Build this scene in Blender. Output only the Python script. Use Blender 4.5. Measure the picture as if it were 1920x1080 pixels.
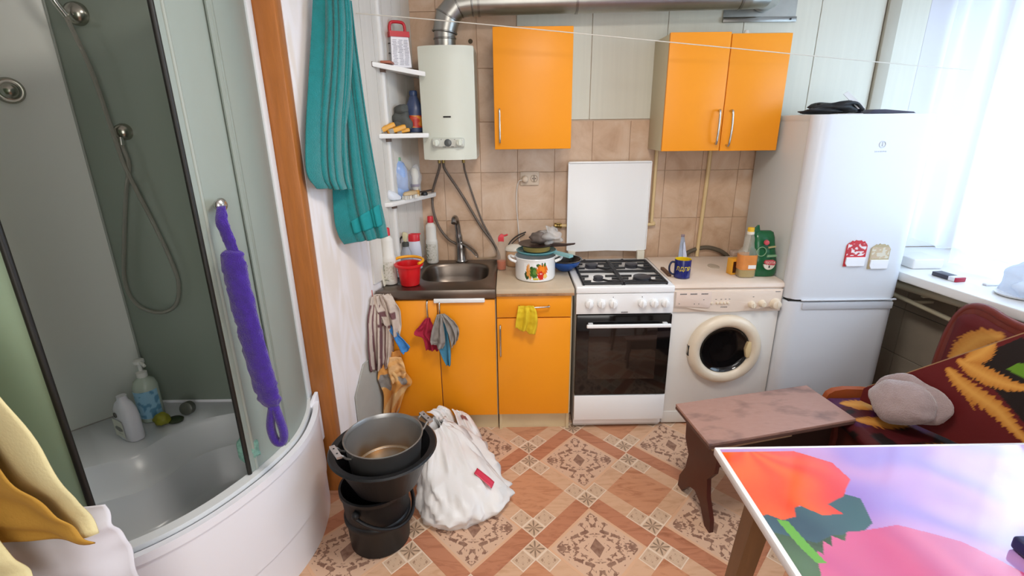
import bpy, bmesh, math, random
import numpy as np
from mathutils import Vector, Matrix, noise
random.seed(7)
for o in list(bpy.data.objects): bpy.data.objects.remove(o)
S = bpy.context.scene
COL = S.collection
R = math.radians
PI = math.pi

# ------------------------------------------------------------------ camera, world, lights, exposure
cam = bpy.data.objects.new('camera', bpy.data.cameras.new('camera'))
COL.objects.link(cam)
cam.location = (0.6731, -3.0306, 1.6551)
def cam_rot(yaw, pitch, roll):
    cy, sy, cp, sp = math.cos(yaw), math.sin(yaw), math.cos(pitch), math.sin(pitch)
    f = Vector((sy*cp, cy*cp, -sp)); r = Vector((cy, -sy, 0)); d = f.cross(r)
    c, s = math.cos(roll), math.sin(roll)
    r2 = c*r + s*d; d2 = -s*r + c*d
    return Matrix((r2, -d2, -f)).transposed()
cam.rotation_euler = cam_rot(0.00427881, 0.31963839, 0.01224777).to_euler()
cam.data.sensor_width = 36.0
cam.data.lens = 940.58/1920*36
cam.data.clip_start = 0.02
S.camera = cam
S.view_settings.view_transform = 'Standard'
S.view_settings.look = 'None'
S.view_settings.gamma = 1
S.view_settings.use_curve_mapping = False
S.view_settings.exposure = 0.2

w = bpy.data.worlds.new('overcast_sky'); S.world = w; w.use_nodes = True
bg = w.node_tree.nodes['Background']
bg.inputs[0].default_value = (0.80, 0.90, 1.0, 1)
bg.inputs[1].default_value = 2.2

def area(name, loc, rot, sx, sy, energy, col):
    l = bpy.data.lights.new(name, 'AREA'); l.shape = 'RECTANGLE'; l.size = sx; l.size_y = sy
    l.energy = energy; l.color = col
    o = bpy.data.objects.new(name, l); COL.objects.link(o); o.location = loc; o.rotation_euler = rot
    return o
# daylight outside the curtained window on the right
area('window_daylight', (3.62, -1.65, 1.65), (0, R(90), 0), 1.6, 2.3, 62, (0.74, 0.87, 1.0))
area('rear_fill_light', (0.9, -4.05, 1.5), (R(90), 0, 0), 1.4, 1.8, 24, (1.0, 0.97, 0.93))  # fill light added behind the camera, no doorway is built there
area('overhead_fill_light', (1.0, -1.9, 2.56), (0, 0, 0), 0.5, 0.5, 24, (1.0, 0.93, 0.84))  # unseen fill light added overhead to lift the ambient level

# ------------------------------------------------------------------ helpers
def lin(h):
    h = h.lstrip('#'); out = []
    for i in (0, 2, 4):
        c = int(h[i:i+2], 16)/255
        out.append(c/12.92 if c <= 0.04045 else ((c+0.055)/1.055)**2.4)
    return out
class NT:
    def __init__(s, m): s.t = m.node_tree; s.n = s.t.nodes; s.l = s.t.links
    def new(s, typ, **k):
        n = s.n.new(typ)
        for a, b in k.items(): setattr(n, a, b)
        return n
    def link(s, a, b): s.l.new(a, b)
    def math(s, op, a, b=None, c=None):
        n = s.n.new('ShaderNodeMath'); n.operation = op
        for i, v in enumerate((a, b, c)):
            if v is None: continue
            if isinstance(v, (int, float)): n.inputs[i].default_value = v
            else: s.link(v, n.inputs[i])
        return n.outputs[0]
    def mix(s, f, a, b):
        n = s.n.new('ShaderNodeMix'); n.data_type = 'RGBA'
        if isinstance(f, (int, float)): n.inputs[0].default_value = f
        else: s.link(f, n.inputs[0])
        for i, v in ((6, a), (7, b)):
            if isinstance(v, (list, tuple)): n.inputs[i].default_value = (*v[:3], 1)
            elif isinstance(v, str): n.inputs[i].default_value = (*lin(v), 1)
            else: s.link(v, n.inputs[i])
        return n.outputs[2]
    def ramp(s, f, stops):
        n = s.n.new('ShaderNodeValToRGB'); e = n.color_ramp.elements
        while len(e) < len(stops): e.new(0.5)
        for el, (p, c) in zip(e, stops):
            el.position = p; el.color = (*(lin(c) if isinstance(c, str) else c), 1)
        s.link(f, n.inputs[0]); return n.outputs[0]
    def noise(s, vec, scale, detail=3, rough=0.5, dist=0):
        n = s.n.new('ShaderNodeTexNoise'); n.inputs['Scale'].default_value = scale
        n.inputs['Detail'].default_value = detail; n.inputs['Roughness'].default_value = rough
        n.inputs['Distortion'].default_value = dist
        if vec is not None: s.link(vec, n.inputs['Vector'])
        return n.outputs[0]
    def coord(s, scale=None):
        c = s.n.new('ShaderNodeTexCoord').outputs['Object']
        if scale is None: return c
        m = s.n.new('ShaderNodeMapping'); m.inputs['Scale'].default_value = scale
        s.link(c, m.inputs[0]); return m.outputs[0]
    def sep(s, v):
        n = s.n.new('ShaderNodeSeparateXYZ'); s.link(v, n.inputs[0]); return n.outputs
MATS = {}
def mat(name, col='#808080', rough=0.5, metal=0.0, spec=0.5, var=0.0, vs=6.0, bump=0.0, bs=80.0, coat=0.0,
        trans=0.0, thin=0.0, attr=False, stretch=None, sheen=0.0, tint=None):
    if name in MATS: return MATS[name]
    m = bpy.data.materials.new(name); m.use_nodes = True; MATS[name] = m
    t = NT(m); p = t.n['Principled BSDF']
    p.inputs['Roughness'].default_value = rough; p.inputs['Metallic'].default_value = metal
    p.inputs['Specular IOR Level'].default_value = spec
    p.inputs['Coat Weight'].default_value = coat; p.inputs['Coat Roughness'].default_value = 0.08
    p.inputs['Sheen Weight'].default_value = sheen
    p.inputs['Transmission Weight'].default_value = trans
    c = lin(col); p.inputs['Base Color'].default_value = (*c, 1)
    co = t.coord(stretch)
    src = None
    if attr:
        a = t.new('ShaderNodeVertexColor'); a.layer_name = 'Col'; src = a.outputs[0]
    if var:
        f = t.noise(co, vs, 4, 0.6)
        f2 = t.math('MULTIPLY_ADD', f, 2.2, -0.6)
        f2n = t.n[-1]; f2n.use_clamp = True
        if src is None:
            src = t.mix(f2, [x*(1-var) for x in c], [min(1, x*(1+var)) for x in c] if tint is None else lin(tint))
        else:
            k = t.math('MULTIPLY_ADD', f2, 2*var, 1-var)
            mm = t.new('ShaderNodeVectorMath', operation='SCALE'); t.link(src, mm.inputs[0]); t.link(k, mm.inputs['Scale']); src = mm.outputs[0]
    if src is not None: t.link(src, p.inputs['Base Color'])
    if bump:
        b = t.new('ShaderNodeBump'); b.inputs['Strength'].default_value = bump; b.inputs['Distance'].default_value = 0.004
        t.link(t.noise(co, bs, 3), b.inputs['Height']); t.link(b.outputs[0], p.inputs['Normal'])
    if thin:   # part see-through sheet: glass panes, plastic film, net curtain
        out = t.n['Material Output']; tr = t.new('ShaderNodeBsdfTransparent')
        tr.inputs[0].default_value = (*(lin(tint) if tint and not var else (1, 1, 1)), 1)
        mx = t.new('ShaderNodeMixShader'); mx.inputs[0].default_value = 1-thin
        t.link(tr.outputs[0], mx.inputs[1]); t.link(p.outputs[0], mx.inputs[2]); t.link(mx.outputs[0], out.inputs[0])
    return m

class M:
    """collects shapes in world coordinates"""
    def __init__(s): s.bm = bmesh.new(); s.cols = None
    def _box(s, x0, x1, y0, y1, z0, z1, bev, seg, mtx=None):
        m = Matrix.Translation(((x0+x1)/2, (y0+y1)/2, (z0+z1)/2)) @ Matrix.Diagonal((abs(x1-x0), abs(y1-y0), abs(z1-z0), 1))
        if mtx is not None: m = mtx @ m
        r = bmesh.ops.create_cube(s.bm, size=1, matrix=m)
        if bev:
            es = {e for v in r['verts'] for e in v.link_edges}
            bmesh.ops.bevel(s.bm, geom=list(es), offset=bev, segments=seg, profile=0.5, affect='EDGES')
    def box(s, x0, x1, y0, y1, z0, z1, bev=0.0, seg=2, mtx=None):
        s._box(x0, x1, y0, y1, z0, z1, bev, seg, mtx); return s
    def ring_faces(s, a, b, closed=True):
        n = len(a)
        for i in range(n if closed else n-1):
            j = (i+1) % n
            try: s.bm.faces.new((a[i], a[j], b[j], b[i]))
            except ValueError: pass
    def loft(s, rings, cap0=True, cap1=True, closed=True):
        rv = [[s.bm.verts.new(p) for p in r] for r in rings]
        for a, b in zip(rv, rv[1:]): s.ring_faces(a, b, closed)
        if cap0: s.bm.faces.new(rv[0][::-1])
        if cap1: s.bm.faces.new(rv[-1])
        return s
    def cyl(s, p0, p1, r0, r1=None, n=24, cap=True):
        p0, p1 = Vector(p0), Vector(p1); r1 = r0 if r1 is None else r1
        d = (p1-p0).normalized(); q = d.to_track_quat('Z', 'Y')
        rings = []
        for p, r in ((p0, r0), (p1, r1)):
            rings.append([p + q @ Vector((r*math.cos(2*PI*i/n), r*math.sin(2*PI*i/n), 0)) for i in range(n)])
        return s.loft(rings, cap, cap)
    def lathe(s, prof, c=(0, 0, 0), n=32, axis='z', cap0=True, cap1=True, sx=1, sy=1, mtx=None):
        rings = []
        for r, z in prof:
            ring = []
            for i in range(n):
                a = 2*PI*i/n; x, y = r*math.cos(a)*sx, r*math.sin(a)*sy
                p = Vector((x, y, z)) if axis == 'z' else Vector((x, -z, y)) if axis == 'y' else Vector((z, x, y))
                if mtx is not None: p = mtx @ p
                ring.append(p + Vector(c))
            rings.append(ring)
        return s.loft(rings, cap0, cap1)
    def tube(s, pts, r, n=10, smooth=0, closed=False):
        pts = [Vector(p) for p in pts]
        if smooth: pts = curve(pts, smooth)
        rings = []; prev = None
        for i, p in enumerate(pts):
            d = (pts[min(i+1, len(pts)-1)] - pts[max(i-1, 0)])
            if closed: d = pts[(i+1) % len(pts)] - pts[i-1]
            d.normalize()
            if prev is None:
                u = d.cross(Vector((0, 0, 1)) if abs(d.z) < 0.9 else Vector((1, 0, 0))).normalized()
            else:
                u = (prev - d*prev.dot(d)).normalized()
            prev = u; v = d.cross(u); rr = r[i*len(r)//len(pts)] if isinstance(r, (list, tuple)) else r
            rings.append([p + rr*(u*math.cos(2*PI*k/n) + v*math.sin(2*PI*k/n)) for k in range(n)])
        if closed: rings.append(rings[0]); return s.loft(rings, False, False)
        return s.loft(rings)
    def prism(s, poly, axis, a, b, bev=0.0, seg=2):
        def P(p, t): return (p[0], p[1], t) if axis == 'z' else (p[0], t, p[1]) if axis == 'y' else (t, p[0], p[1])
        lo = [s.bm.verts.new(P(p, a)) for p in poly]; hi = [s.bm.verts.new(P(p, b)) for p in poly]
        s.ring_faces(lo, hi); f0 = s.bm.faces.new(lo[::-1]); f1 = s.bm.faces.new(hi)
        if bev:
            bmesh.ops.bevel(s.bm, geom=list({e for f in (f0, f1) for e in f.edges}), offset=bev, segments=seg, profile=0.5, affect='EDGES')
        return s
    def ell(s, c, rx, ry, rz, u=20, v=12, lump=0.0, seed=0):
        r = bmesh.ops.create_uvsphere(s.bm, u_segments=u, v_segments=v, radius=1)
        for q in r['verts']:
            k = 1 + (lump*noise.noise(q.co*1.6 + Vector((seed*7.3, seed*3.1, seed))) if lump else 0)
            q.co = Vector((q.co.x*rx*k + c[0], q.co.y*ry*k + c[1], q.co.z*rz*k + c[2]))
        return s
    def grid(s, f, nu, nv, col=None, closeu=False):
        rows = []; 
        if col is not None and s.cols is None: s.cols = {}
        for j in range(nv+1):
            row = []
            for i in range(nu + (0 if closeu else 1)):
                v = s.bm.verts.new(f(i/nu, j/nv)); row.append(v)
                if col is not None: s.cols[v] = col(i/nu, j/nv)
            rows.append(row)
        for a, b in zip(rows, rows[1:]): s.ring_faces(a, b, closeu)
        return s
    def patch(s, c, r, a0, a1, z0, z1, n=12, sy=1.0):   # a label wrapped on an upright round body
        s.grid(lambda u, v: (c[0]+r*math.cos(a0+(a1-a0)*u), c[1]+r*sy*math.sin(a0+(a1-a0)*u), z0+(z1-z0)*v), n, 2); return s

def curve(pts, k=6):
    pts = [Vector(p) for p in pts]; out = []
    P = [2*pts[0]-pts[1]] + pts + [2*pts[-1]-pts[-2]]
    for i in range(1, len(P)-2):
        for j in range(k):
            t = j/k; a, b, c, d = P[i-1], P[i], P[i+1], P[i+2]
            out.append(0.5*((2*b) + (c-a)*t + (2*a-5*b+4*c-d)*t*t + (3*b-a-3*c+d)*t**3))
    out.append(pts[-1]); return out
def along(pts, k=8):
    c = curve(pts, k); n = len(c)-1
    def f(t):
        x = min(max(t, 0), 1)*n; i = min(int(x), n-1); return c[i].lerp(c[i+1], x-i)
    return f
WORLD = {}
def tag(o, label=None, cat=None, group=None, kind=None):
    for k, v in (('label', label), ('category', cat), ('group', group), ('kind', kind)):
        if v: o[k] = v
    return o
def thing(name, label, cat, loc, rz=0, group=None):
    o = bpy.data.objects.new(name, None); COL.objects.link(o); o.empty_display_size = 0.05
    o.location = loc; o.rotation_euler = (0, 0, rz)
    WORLD[o] = Matrix.Translation(loc) @ Matrix.Rotation(rz, 4, 'Z')
    return tag(o, label, cat, group)
def obj(name, m, material, parent=None, ang=40, label=None, cat=None, group=None, kind=None, solid=0.0, sub=0, local=False):
    bm = m.bm
    bmesh.ops.recalc_face_normals(bm, faces=bm.faces)
    org = Matrix.Identity(4)
    if parent is not None:
        org = WORLD[parent]
        if not local: bmesh.ops.transform(bm, matrix=org.inverted(), verts=bm.verts)
    else:
        xs = [v.co for v in bm.verts]
        c = Vector(((min(v.x for v in xs)+max(v.x for v in xs))/2, (min(v.y for v in xs)+max(v.y for v in xs))/2, min(v.z for v in xs)))
        org = Matrix.Translation(c); bmesh.ops.translate(bm, vec=-c, verts=bm.verts)
    colors = None
    if m.cols is not None:
        bm.verts.index_update(); colors = np.ones((len(bm.verts), 4), dtype=np.float32)
        for v, c in m.cols.items():
            if v.is_valid: colors[v.index, :3] = c
    me = bpy.data.meshes.new(name); bm.to_mesh(me); bm.free()
    if colors is not None:
        a = me.color_attributes.new('Col', 'FLOAT_COLOR', 'POINT'); a.data.foreach_set('color', colors.ravel())
    me.materials.append(material)
    if ang:
        me.shade_smooth()
        if ang < 180: me.set_sharp_from_angle(angle=R(ang))
    o = bpy.data.objects.new(name, me); COL.objects.link(o)
    if parent is not None: o.parent = parent; WORLD[o] = org
    else: o.matrix_world = org; WORLD[o] = org
    if solid:
        md = o.modifiers.new('thickness', 'SOLIDIFY'); md.thickness = solid; md.offset = 0
    if sub:
        md = o.modifiers.new('smooth', 'SUBSURF'); md.levels = sub; md.render_levels = sub
    return tag(o, label, cat, group, kind)
def struct(name, m, material, ang=30): return obj(name, m, material, None, ang, kind='structure')
def copy_to(src, parent, loc=None, label=None):
    c = src.copy(); COL.objects.link(c); c.parent = parent
    if loc is not None: c.location = loc
    WORLD[c] = WORLD.get(parent, Matrix.Identity(4))
    return c
def drape(L, Rr, amp=0.01, k=3, ph=0.0, nrm=(0, -1, 0), grow=1.0, hem=0.0, seed=0, rough=0.0):
    """surface hanging between a left and a right border, with soft folds"""
    l, r, n = along(L), along(Rr), Vector(nrm)
    def f(u, v):
        p = l(v).lerp(r(v), u); a = amp*(0.35+0.65*v**grow) if grow else amp
        d = a*(math.sin(2*PI*k*u+ph+0.8*v) + 0.4*math.sin(2*PI*(k*1.7)*u+ph*2+2*v))
        d += rough*noise.noise(Vector((u*4+seed, v*6, seed*2.1)))
        q = p + n*d
        if hem and v > 0.8: q = q + Vector((0, 0, hem*math.sin(2*PI*k*u+ph)*(v-0.8)*5))
        return q
    return f
def text_mesh(body, size, ext=0.0006):
    cu = bpy.data.curves.new('lettering', 'FONT'); cu.body = body; cu.size = size; cu.extrude = ext; cu.align_x = 'CENTER'; cu.align_y = 'CENTER'
    o = bpy.data.objects.new('lettering', cu); COL.objects.link(o)
    dg = bpy.context.evaluated_depsgraph_get(); me = bpy.data.meshes.new_from_object(o.evaluated_get(dg))
    m = M(); m.bm.from_mesh(me); bpy.data.objects.remove(o); bpy.data.curves.remove(cu); bpy.data.meshes.remove(me)
    return m

# ------------------------------------------------------------------ the room
def LW(y): return 0.145 + 0.275*y          # the left wall runs slightly askew
def RW(y): return 2.96 - 0.14*y            # so does the wall under the window

white = mat('white_paint', '#e6e4e0', 0.8)
m_ceil = mat('ceiling_paint', '#eceae6', 0.9)
m_floorbase = mat('linoleum_joint', '#8a5a44', 0.6)
floor = struct('floor', M().box(-1.7, 3.7, -4.3, 0.1, -0.06, -0.003), m_floorbase)
struct('ceiling', M().box(-1.7, 3.7, -4.3, 0.12, 2.62, 2.7), m_ceil)

# floor covering: every printed piece laid on a tilted grid of units
def floor_mats():
    def wood(name, c0, c1):
        m = mat(name, c0, 0.42, spec=0.35); t = NT(m); p = t.n['Principled BSDF']
        info = t.new('ShaderNodeObjectInfo'); add = t.new('ShaderNodeVectorMath', operation='ADD')
        mp = t.new('ShaderNodeMapping'); mp.inputs['Scale'].default_value = (6, 22, 1); mp.inputs['Rotation'].default_value = (0, 0, 0.35)
        t.link(t.coord(), mp.inputs[0]); t.link(mp.outputs[0], add.inputs[0])
        sc = t.new('ShaderNodeVectorMath', operation='SCALE'); sc.inputs[0].default_value = (17, 9, 5); t.link(info.outputs['Random'], sc.inputs['Scale'])
        t.link(sc.outputs[0], add.inputs[1])
        f = t.noise(add.outputs[0], 1.1, 4, 0.6, 1.6)
        t.link(t.ramp(f, [(0.3, c1), (0.52, c0), (0.75, c0)]), p.inputs['Base Color'])
        return m
    ws = wood('print_wood', '#c98f6c', '#ad7150'); wd = wood('print_wood_dark', '#bd7f60', '#a06448'); wl = wood('print_wood_light', '#d4aa8a', '#c69a78')
    def motif(name, base, dark, scale, c_r, border, star):
        m = mat(name, base, 0.45, spec=0.35); t = NT(m); p = t.n['Principled BSDF']
        x, y, _ = t.sep(t.coord())
        ax = t.math('ABSOLUTE', x); ay = t.math('ABSOLUTE', y)
        # diamond distance to the rim of the piece (1 on the rim)
        d = t.math('ADD', t.math('DIVIDE', ax, c_r*0.102), t.math('DIVIDE', ay, c_r*0.112))
        cb = t.new('ShaderNodeCombineXYZ'); t.link(ax, cb.inputs[0]); t.link(ay, cb.inputs[1])
        f = t.noise(cb.outputs[0], scale*1.12, 2.5, 0.55, 0.9)
        f = t.math('GREATER_THAN', f, 0.535)
        if star:
            an = t.math('ARCTAN2', y, x); rr = t.math('SQRT', t.math('ADD', t.math('MULTIPLY', x, x), t.math('MULTIPLY', y, y)))
            pet = t.math('GREATER_THAN', t.math('COSINE', t.math('MULTIPLY', an, 8)), t.math('MULTIPLY_ADD', rr, 36, -0.55))
            f = t.math('MULTIPLY', pet, t.math('LESS_THAN', rr, 0.042))
        inside = t.math('LESS_THAN', d, border)
        f = t.math('MULTIPLY', f, inside)
        core = t.math('LESS_THAN', t.math('ADD', t.math('MULTIPLY', ax, 1.0), t.math('MULTIPLY', ay, 0.6)), 0.030 if not star else 0.006)
        if not star and c_r > 1: f = t.math('MAXIMUM', t.math('MULTIPLY', f, t.math('GREATER_THAN', d, 0.25)), core)
        soft = t.noise(t.coord(), 40, 3)
        k = t.math('MULTIPLY', f, t.math('MULTIPLY_ADD', soft, 0.9, 0.28))
        edge = t.math('GREATER_THAN', d, 0.93 if c_r > 1 else 0.88)
        c = t.mix(k, base, dark); c = t.mix(edge, c, '#e2cbb4' if c_r < 1 else '#d9ac8a')
        t.link(c, p.inputs['Base Color']); return m
    om = motif('print_ornament', '#d5b095', '#6d4436', 34, 2.0, 0.86, False)
    sm = motif('print_small_ornament', '#cdae93', '#957158', 60, 0.5, 0.8, False)
    st = motif('print_star', '#cdae93', '#6d5542', 60, 0.5, 0.8, True)
    return ws, wd, wl, om, sm, st
ws, wd, wl, om, sm_, st_ = floor_mats()
UX, UY, CX, CY = 0.102, 0.112, 1.016, -0.862
PIECE = {}
KIND = {'O': ('ornate_tile', om), 's': ('star_tile', st_), 'a': ('small_tile', sm_), 'l': ('light_strip', wl), 'd': ('dark_strip', wd), 'W': ('wood_square', ws)}
def floor_piece(k, p0, p1, q0, q1):
    pc, qc = (p0+p1)/2, (q0+q1)/2
    x, y = CX + (pc-qc)/2*UX, CY + (pc+qc)/2*UY
    if not (-0.45 < x < 2.75 and -2.75 < y < -0.30): return
    key = (k, p1-p0, q1-q0); nm, m = KIND[k]
    if key not in PIECE:
        b = bmesh.new(); hp, hq = (p1-p0)/2, (q1-q0)/2; rings = []
        for ins, z in ((0.0, -0.003), (0.0, -0.0006), (0.012, 0.0)):
            rings.append([b.verts.new(((sp*(hp-ins)-sq*(hq-ins))/2*UX, (sp*(hp-ins)+sq*(hq-ins))/2*UY, z)) for sp, sq in ((-1, -1), (1, -1), (1, 1), (-1, 1))])
        for r0, r1 in zip(rings, rings[1:]):
            for i in range(4): b.faces.new((r0[i], r0[(i+1) % 4], r1[(i+1) % 4], r1[i]))
        b.faces.new(rings[-1]); bmesh.ops.recalc_face_normals(b, faces=b.faces)
        me = bpy.data.meshes.new(nm); b.to_mesh(me); b.free(); me.materials.append(m); PIECE[key] = me
    o = bpy.data.objects.new(nm, PIECE[key]); COL.objects.link(o); o.parent = floor
    o.matrix_parent_inverse = WORLD[floor].inverted(); o.location = (x, y, 0)
CELL = [('O', -2, 2, -2, 2), ('s', -3, -2, -3, -2), ('a', -2, -1, -3, -2), ('a', -3, -2, -2, -1), ('l', -1, 1, -3, -2), ('l', -3, -2, -1, 1),
        ('a', 1, 2, -3, -2), ('s', 2, 3, -3, -2), ('a', 2, 3, -4, -3), ('a', -3, -2, 1, 2), ('s', -3, -2, 2, 3), ('a', -4, -3, 2, 3),
        ('d', 2, 3, -2, 2), ('d', -2, 2, 2, 3), ('l', 2, 3, -6, -4), ('l', -6, -4, 2, 3)]
seen = set()
def lay(sh, cp, cq, flip):
    for k, p0, p1, q0, q1 in sh:
        if flip: p0, p1, q0, q1 = -q1, -q0, -p1, -p0
        key = (p0+cp, p1+cp, q0+cq, q1+cq)
        if key in seen: continue
        seen.add(key); floor_piece(k, *key)
for i in range(-6, 7):
    for j in range(-3, 4):
        lay(CELL + [('W', -1, 2, -6, -3), ('W', -6, -3, -1, 2)], 5*i+10*j, 5*i-10*j, False)
        lay(CELL, 6+5*i+10*j, -4+5*i-10*j, True)

# back wall: beige stone-look tiles below, pale plastic panels above
m_grout = mat('grout', '#d6c0aa', 0.8)
def tile_mat():
    m = mat('beige_tile', '#c9ab93', 0.32, spec=0.4); t = NT(m); p = t.n['Principled BSDF']
    info = t.new('ShaderNodeObjectInfo'); add = t.new('ShaderNodeVectorMath', operation='ADD')
    sc = t.new('ShaderNodeVectorMath', operation='SCALE'); sc.inputs[0].default_value = (13, 7, 11); t.link(info.outputs['Random'], sc.inputs['Scale'])
    t.link(t.coord(), add.inputs[0]); t.link(sc.outputs[0], add.inputs[1])
    f = t.noise(add.outputs[0], 5.5, 6, 0.62, 0.6)
    t.link(t.ramp(f, [(0.28, '#b99679'), (0.5, '#cfb095'), (0.75, '#dcc5b0')]), p.inputs['Base Color']); return m
m_tile = tile_mat()
back = struct('wall_back', M().box(-1.7, 3.75, 0.0, 0.12, 0, 2.62), m_grout)
def plate(parent, nm, x0, x1, z0, z1, material, th=0.007, gap=0.0007, y=0.0):
    o = obj(nm, M().box(x0+gap, x1-gap, y-th, y-0.0002, z0+gap, z1-gap, 0.0016, 1), material, parent, 30)
    return o
TX = [0.075 + 0.2175*i for i in range(13)]
for i in range(12):
    for z0, z1 in ((0.807, 1.09), (1.09, 1.373), (1.373, 1.656)):
        plate(back, 'wall_tile', max(TX[i], 0.142), TX[i+1], z0, z1, m_tile)
for i in range(3):
    for z0, z1 in ((1.656, 1.939), (1.939, 2.222), (2.222, 2.505)):
        plate(back, 'wall_tile', max(TX[i], 0.142), TX[i+1], z0, z1, m_tile)
m_pvc = mat('pale_plastic_panel', '#d3d1c3', 0.28, spec=0.45, var=0.03, vs=3, stretch=(14, 1, 0.4))
for x0, x1 in ((0.7275, 1.139), (1.139, 1.55), (1.55, 1.96), (1.96, 2.37), (2.37, 2.72)):
    plate(back, 'panel', x0, x1, 1.662, 2.6, m_pvc, 0.010, 0.0015)
# continuation towards the window: corner strip and the plastic faced reveal
obj('corner_strip', M().box(2.722, 2.79, -0.03, -0.0005, 0.892, 2.6, 0.006), mat('beige_strip', '#aea797', 0.4), back)
obj('panel', M().box(2.79, 2.955, -0.016, -0.0005, 0.892, 2.6, 0.002, 1), m_pvc, back)
obj('panel', M().box(2.957, 3.39, -0.012, -0.0005, 0.892, 2.6, 0.002, 1), mat('lilac_white_panel', '#cfcdd4', 0.3, spec=0.45), back)

# left wall: wallpaper with pale strokes, plastic panels in the corner
def paper_mat():
    m = mat('stroke_wallpaper', '#eae6e6', 0.75); t = NT(m); p = t.n['Principled BSDF']
    f = t.noise(t.coord((9, 9, 1.9)), 1.0, 2, 0.45, 1.2)
    f2 = t.noise(t.coord((30, 30, 5)), 1.0, 2, 0.5, 1.0)
    c = t.ramp(f, [(0.36, '#dfd6cf'), (0.5, '#e8e3e4'), (0.62, '#e9e5e7'), (0.78, '#dfd5cd')])
    c = t.mix(t.math('MULTIPLY', f2, 0.22), c, '#dccfc4')
    t.link(c, p.inputs['Base Color']); return m
m_paper = paper_mat()
wl_ = struct('wall_left', M().prism([(LW(0.0), 0.0), (LW(-1.0), -1.0), (-0.26, -1.0), (-0.26, 0.0)], 'z', 0, 2.62), m_paper)
nw = Vector((1, -0.275, 0)).normalized()
m_rib = mat('corner_plastic_panel', '#d8d4cc', 0.35, var=0.04, vs=2.5, stretch=(10, 10, 0.5))
for i in range(6):
    y0, y1 = -0.005-0.1*i, -0.005-0.1*(i+1)+0.0025
    a = Vector((LW(y0), y0, 0)); b = Vector((LW(y1), y1, 0))
    poly = [(a+nw*0.0005)[:2], (b+nw*0.0005)[:2], (b+nw*0.010)[:2], (a+nw*0.010)[:2]]
    obj('panel', M().prism(poly, 'z', 0.88, 2.6, 0.002, 1), m_rib, wl_)
struct('wall_alcove', M().box(-1.7, -0.262, -0.985, 0.0, 0, 2.62), white)
struct('wall_far_left', M().box(-1.85, -1.7, -4.3, -0.9, 0, 2.62), white)
struct('wall_front', M().box(-1.7, 3.75, -4.42, -4.3, 0, 2.62), white)
# orange stained trim at the free end of the left wall
m_trim = mat('orange_stained_wood', '#a9662c', 0.4, var=0.14, vs=5, stretch=(12, 12, 1.2), bump=0.15, bs=30)
struct('trim_1', M().box(-0.222, -0.131, -1.062, -1.0, 0.0, 2.6, 0.005), m_trim)

# right wall: deep sill over a low wall, window behind net curtains
m_under = mat('grey_stucco_tile', '#b3a897', 0.6, var=0.10, vs=5)
wr = struct('wall_right', M().prism([(RW(0), 0.0), (RW(-2.7), -2.7), (3.75, -2.7), (3.75, 0.0)], 'z', 0, 0.845), mat('low_wall_grout', '#6e675e', 0.7))
nr = Vector((-1, -0.14, 0)).normalized()
for i in range(9):
    for z0, z1 in ((0.02, 0.30), (0.30, 0.58), (0.58, 0.84)):
        y0, y1 = -0.01-0.28*i, -0.01-0.28*(i+1)+0.004
        a = Vector((RW(y0), y0, 0)); b = Vector((RW(y1), y1, 0))
        obj('wall_tile', M().prism([(a+nr*0.0004)[:2], (b+nr*0.0004)[:2], (b+nr*0.008)[:2], (a+nr*0.008)[:2]], 'z', z0+0.002, z1-0.002, 0.0015, 1), m_under, wr, 30)
struct('wall_right_far', M().box(3.2, 3.75, -4.3, -2.7, 0, 2.62), white)
struct('wall_right_header', M().box(3.2, 3.75, -2.7, 0, 2.36, 2.62), white)
m_plastic = mat('white_plastic', '#e9e9e8', 0.3)
struct('trim_2', M().prism([(2.722, -0.012), (2.708, -0.55), (2.712, -0.59), (3.005, -2.69), (3.45, -2.69), (3.40, -0.012)], 'z', 0.846, 0.89, 0.008), m_plastic)
win = struct('window_1', M(), m_plastic) if False else None
wm = M()
for y in (-0.08, -0.95, -1.8, -2.62): wm.box(3.40, 3.46, y-0.04, y+0.04, 0.892, 2.36, 0.006)
for z0, z1 in ((0.892, 0.96), (2.29, 2.36)): wm.box(3.405, 3.455, -2.66, -0.04, z0, z1, 0.005)
win = struct('window_1', wm, m_plastic)
m_glass = mat('window_glass', '#ffffff', 0.02, thin=0.93, tint='#f4faff')
for y0, y1 in ((-0.91, -0.12), (-1.76, -0.99), (-2.58, -1.84)):
    obj('pane', M().box(3.425, 3.433, y0, y1, 0.96, 2.29), m_glass, win)

m_net = mat('net_curtain', '#f3f7ff', 0.9, thin=0.45)
pt = m_net.node_tree
# the net glows softly as daylight passes through it
trn = pt.nodes.new('ShaderNodeBsdfTranslucent'); trn.inputs[0].default_value = (0.93, 0.96, 1, 1)
mx2 = pt.nodes.new('ShaderNodeMixShader'); mx2.inputs[0].default_value = 0.6
mxo = pt.nodes['Material Output'].inputs[0].links[0].from_node
pt.links.new(pt.nodes['Principled BSDF'].outputs[0], mx2.inputs[1]); pt.links.new(trn.outputs[0], mx2.inputs[2]); pt.links.new(mx2.outputs[0], mxo.inputs[2])
def net(y0, y1, x, z0, z1, k, amp, nm, label):
    def f(u, v):
        y = y0+(y1-y0)*u; a = amp*(0.5+0.5*math.sin(5*u+1))
        return (x-0.14*(y+0.4)+a*math.sin(2*PI*k*u+0.6*v)+0.02*math.sin(7*u), y+0.012*math.sin(3*v+9*u), z0+(z1-z0)*(1-v)+0.012*math.sin(2*PI*k*0.5*u)*v)
    o = obj(nm, M().grid(f, 160, 14), m_net, None, 180); return tag(o, label, 'curtain')
net(-0.04, -0.95, 3.13, 0.955, 2.34, 7, 0.018, 'net_curtain', 'narrow white net curtain beside the window reveal, behind the wide one')
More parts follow.
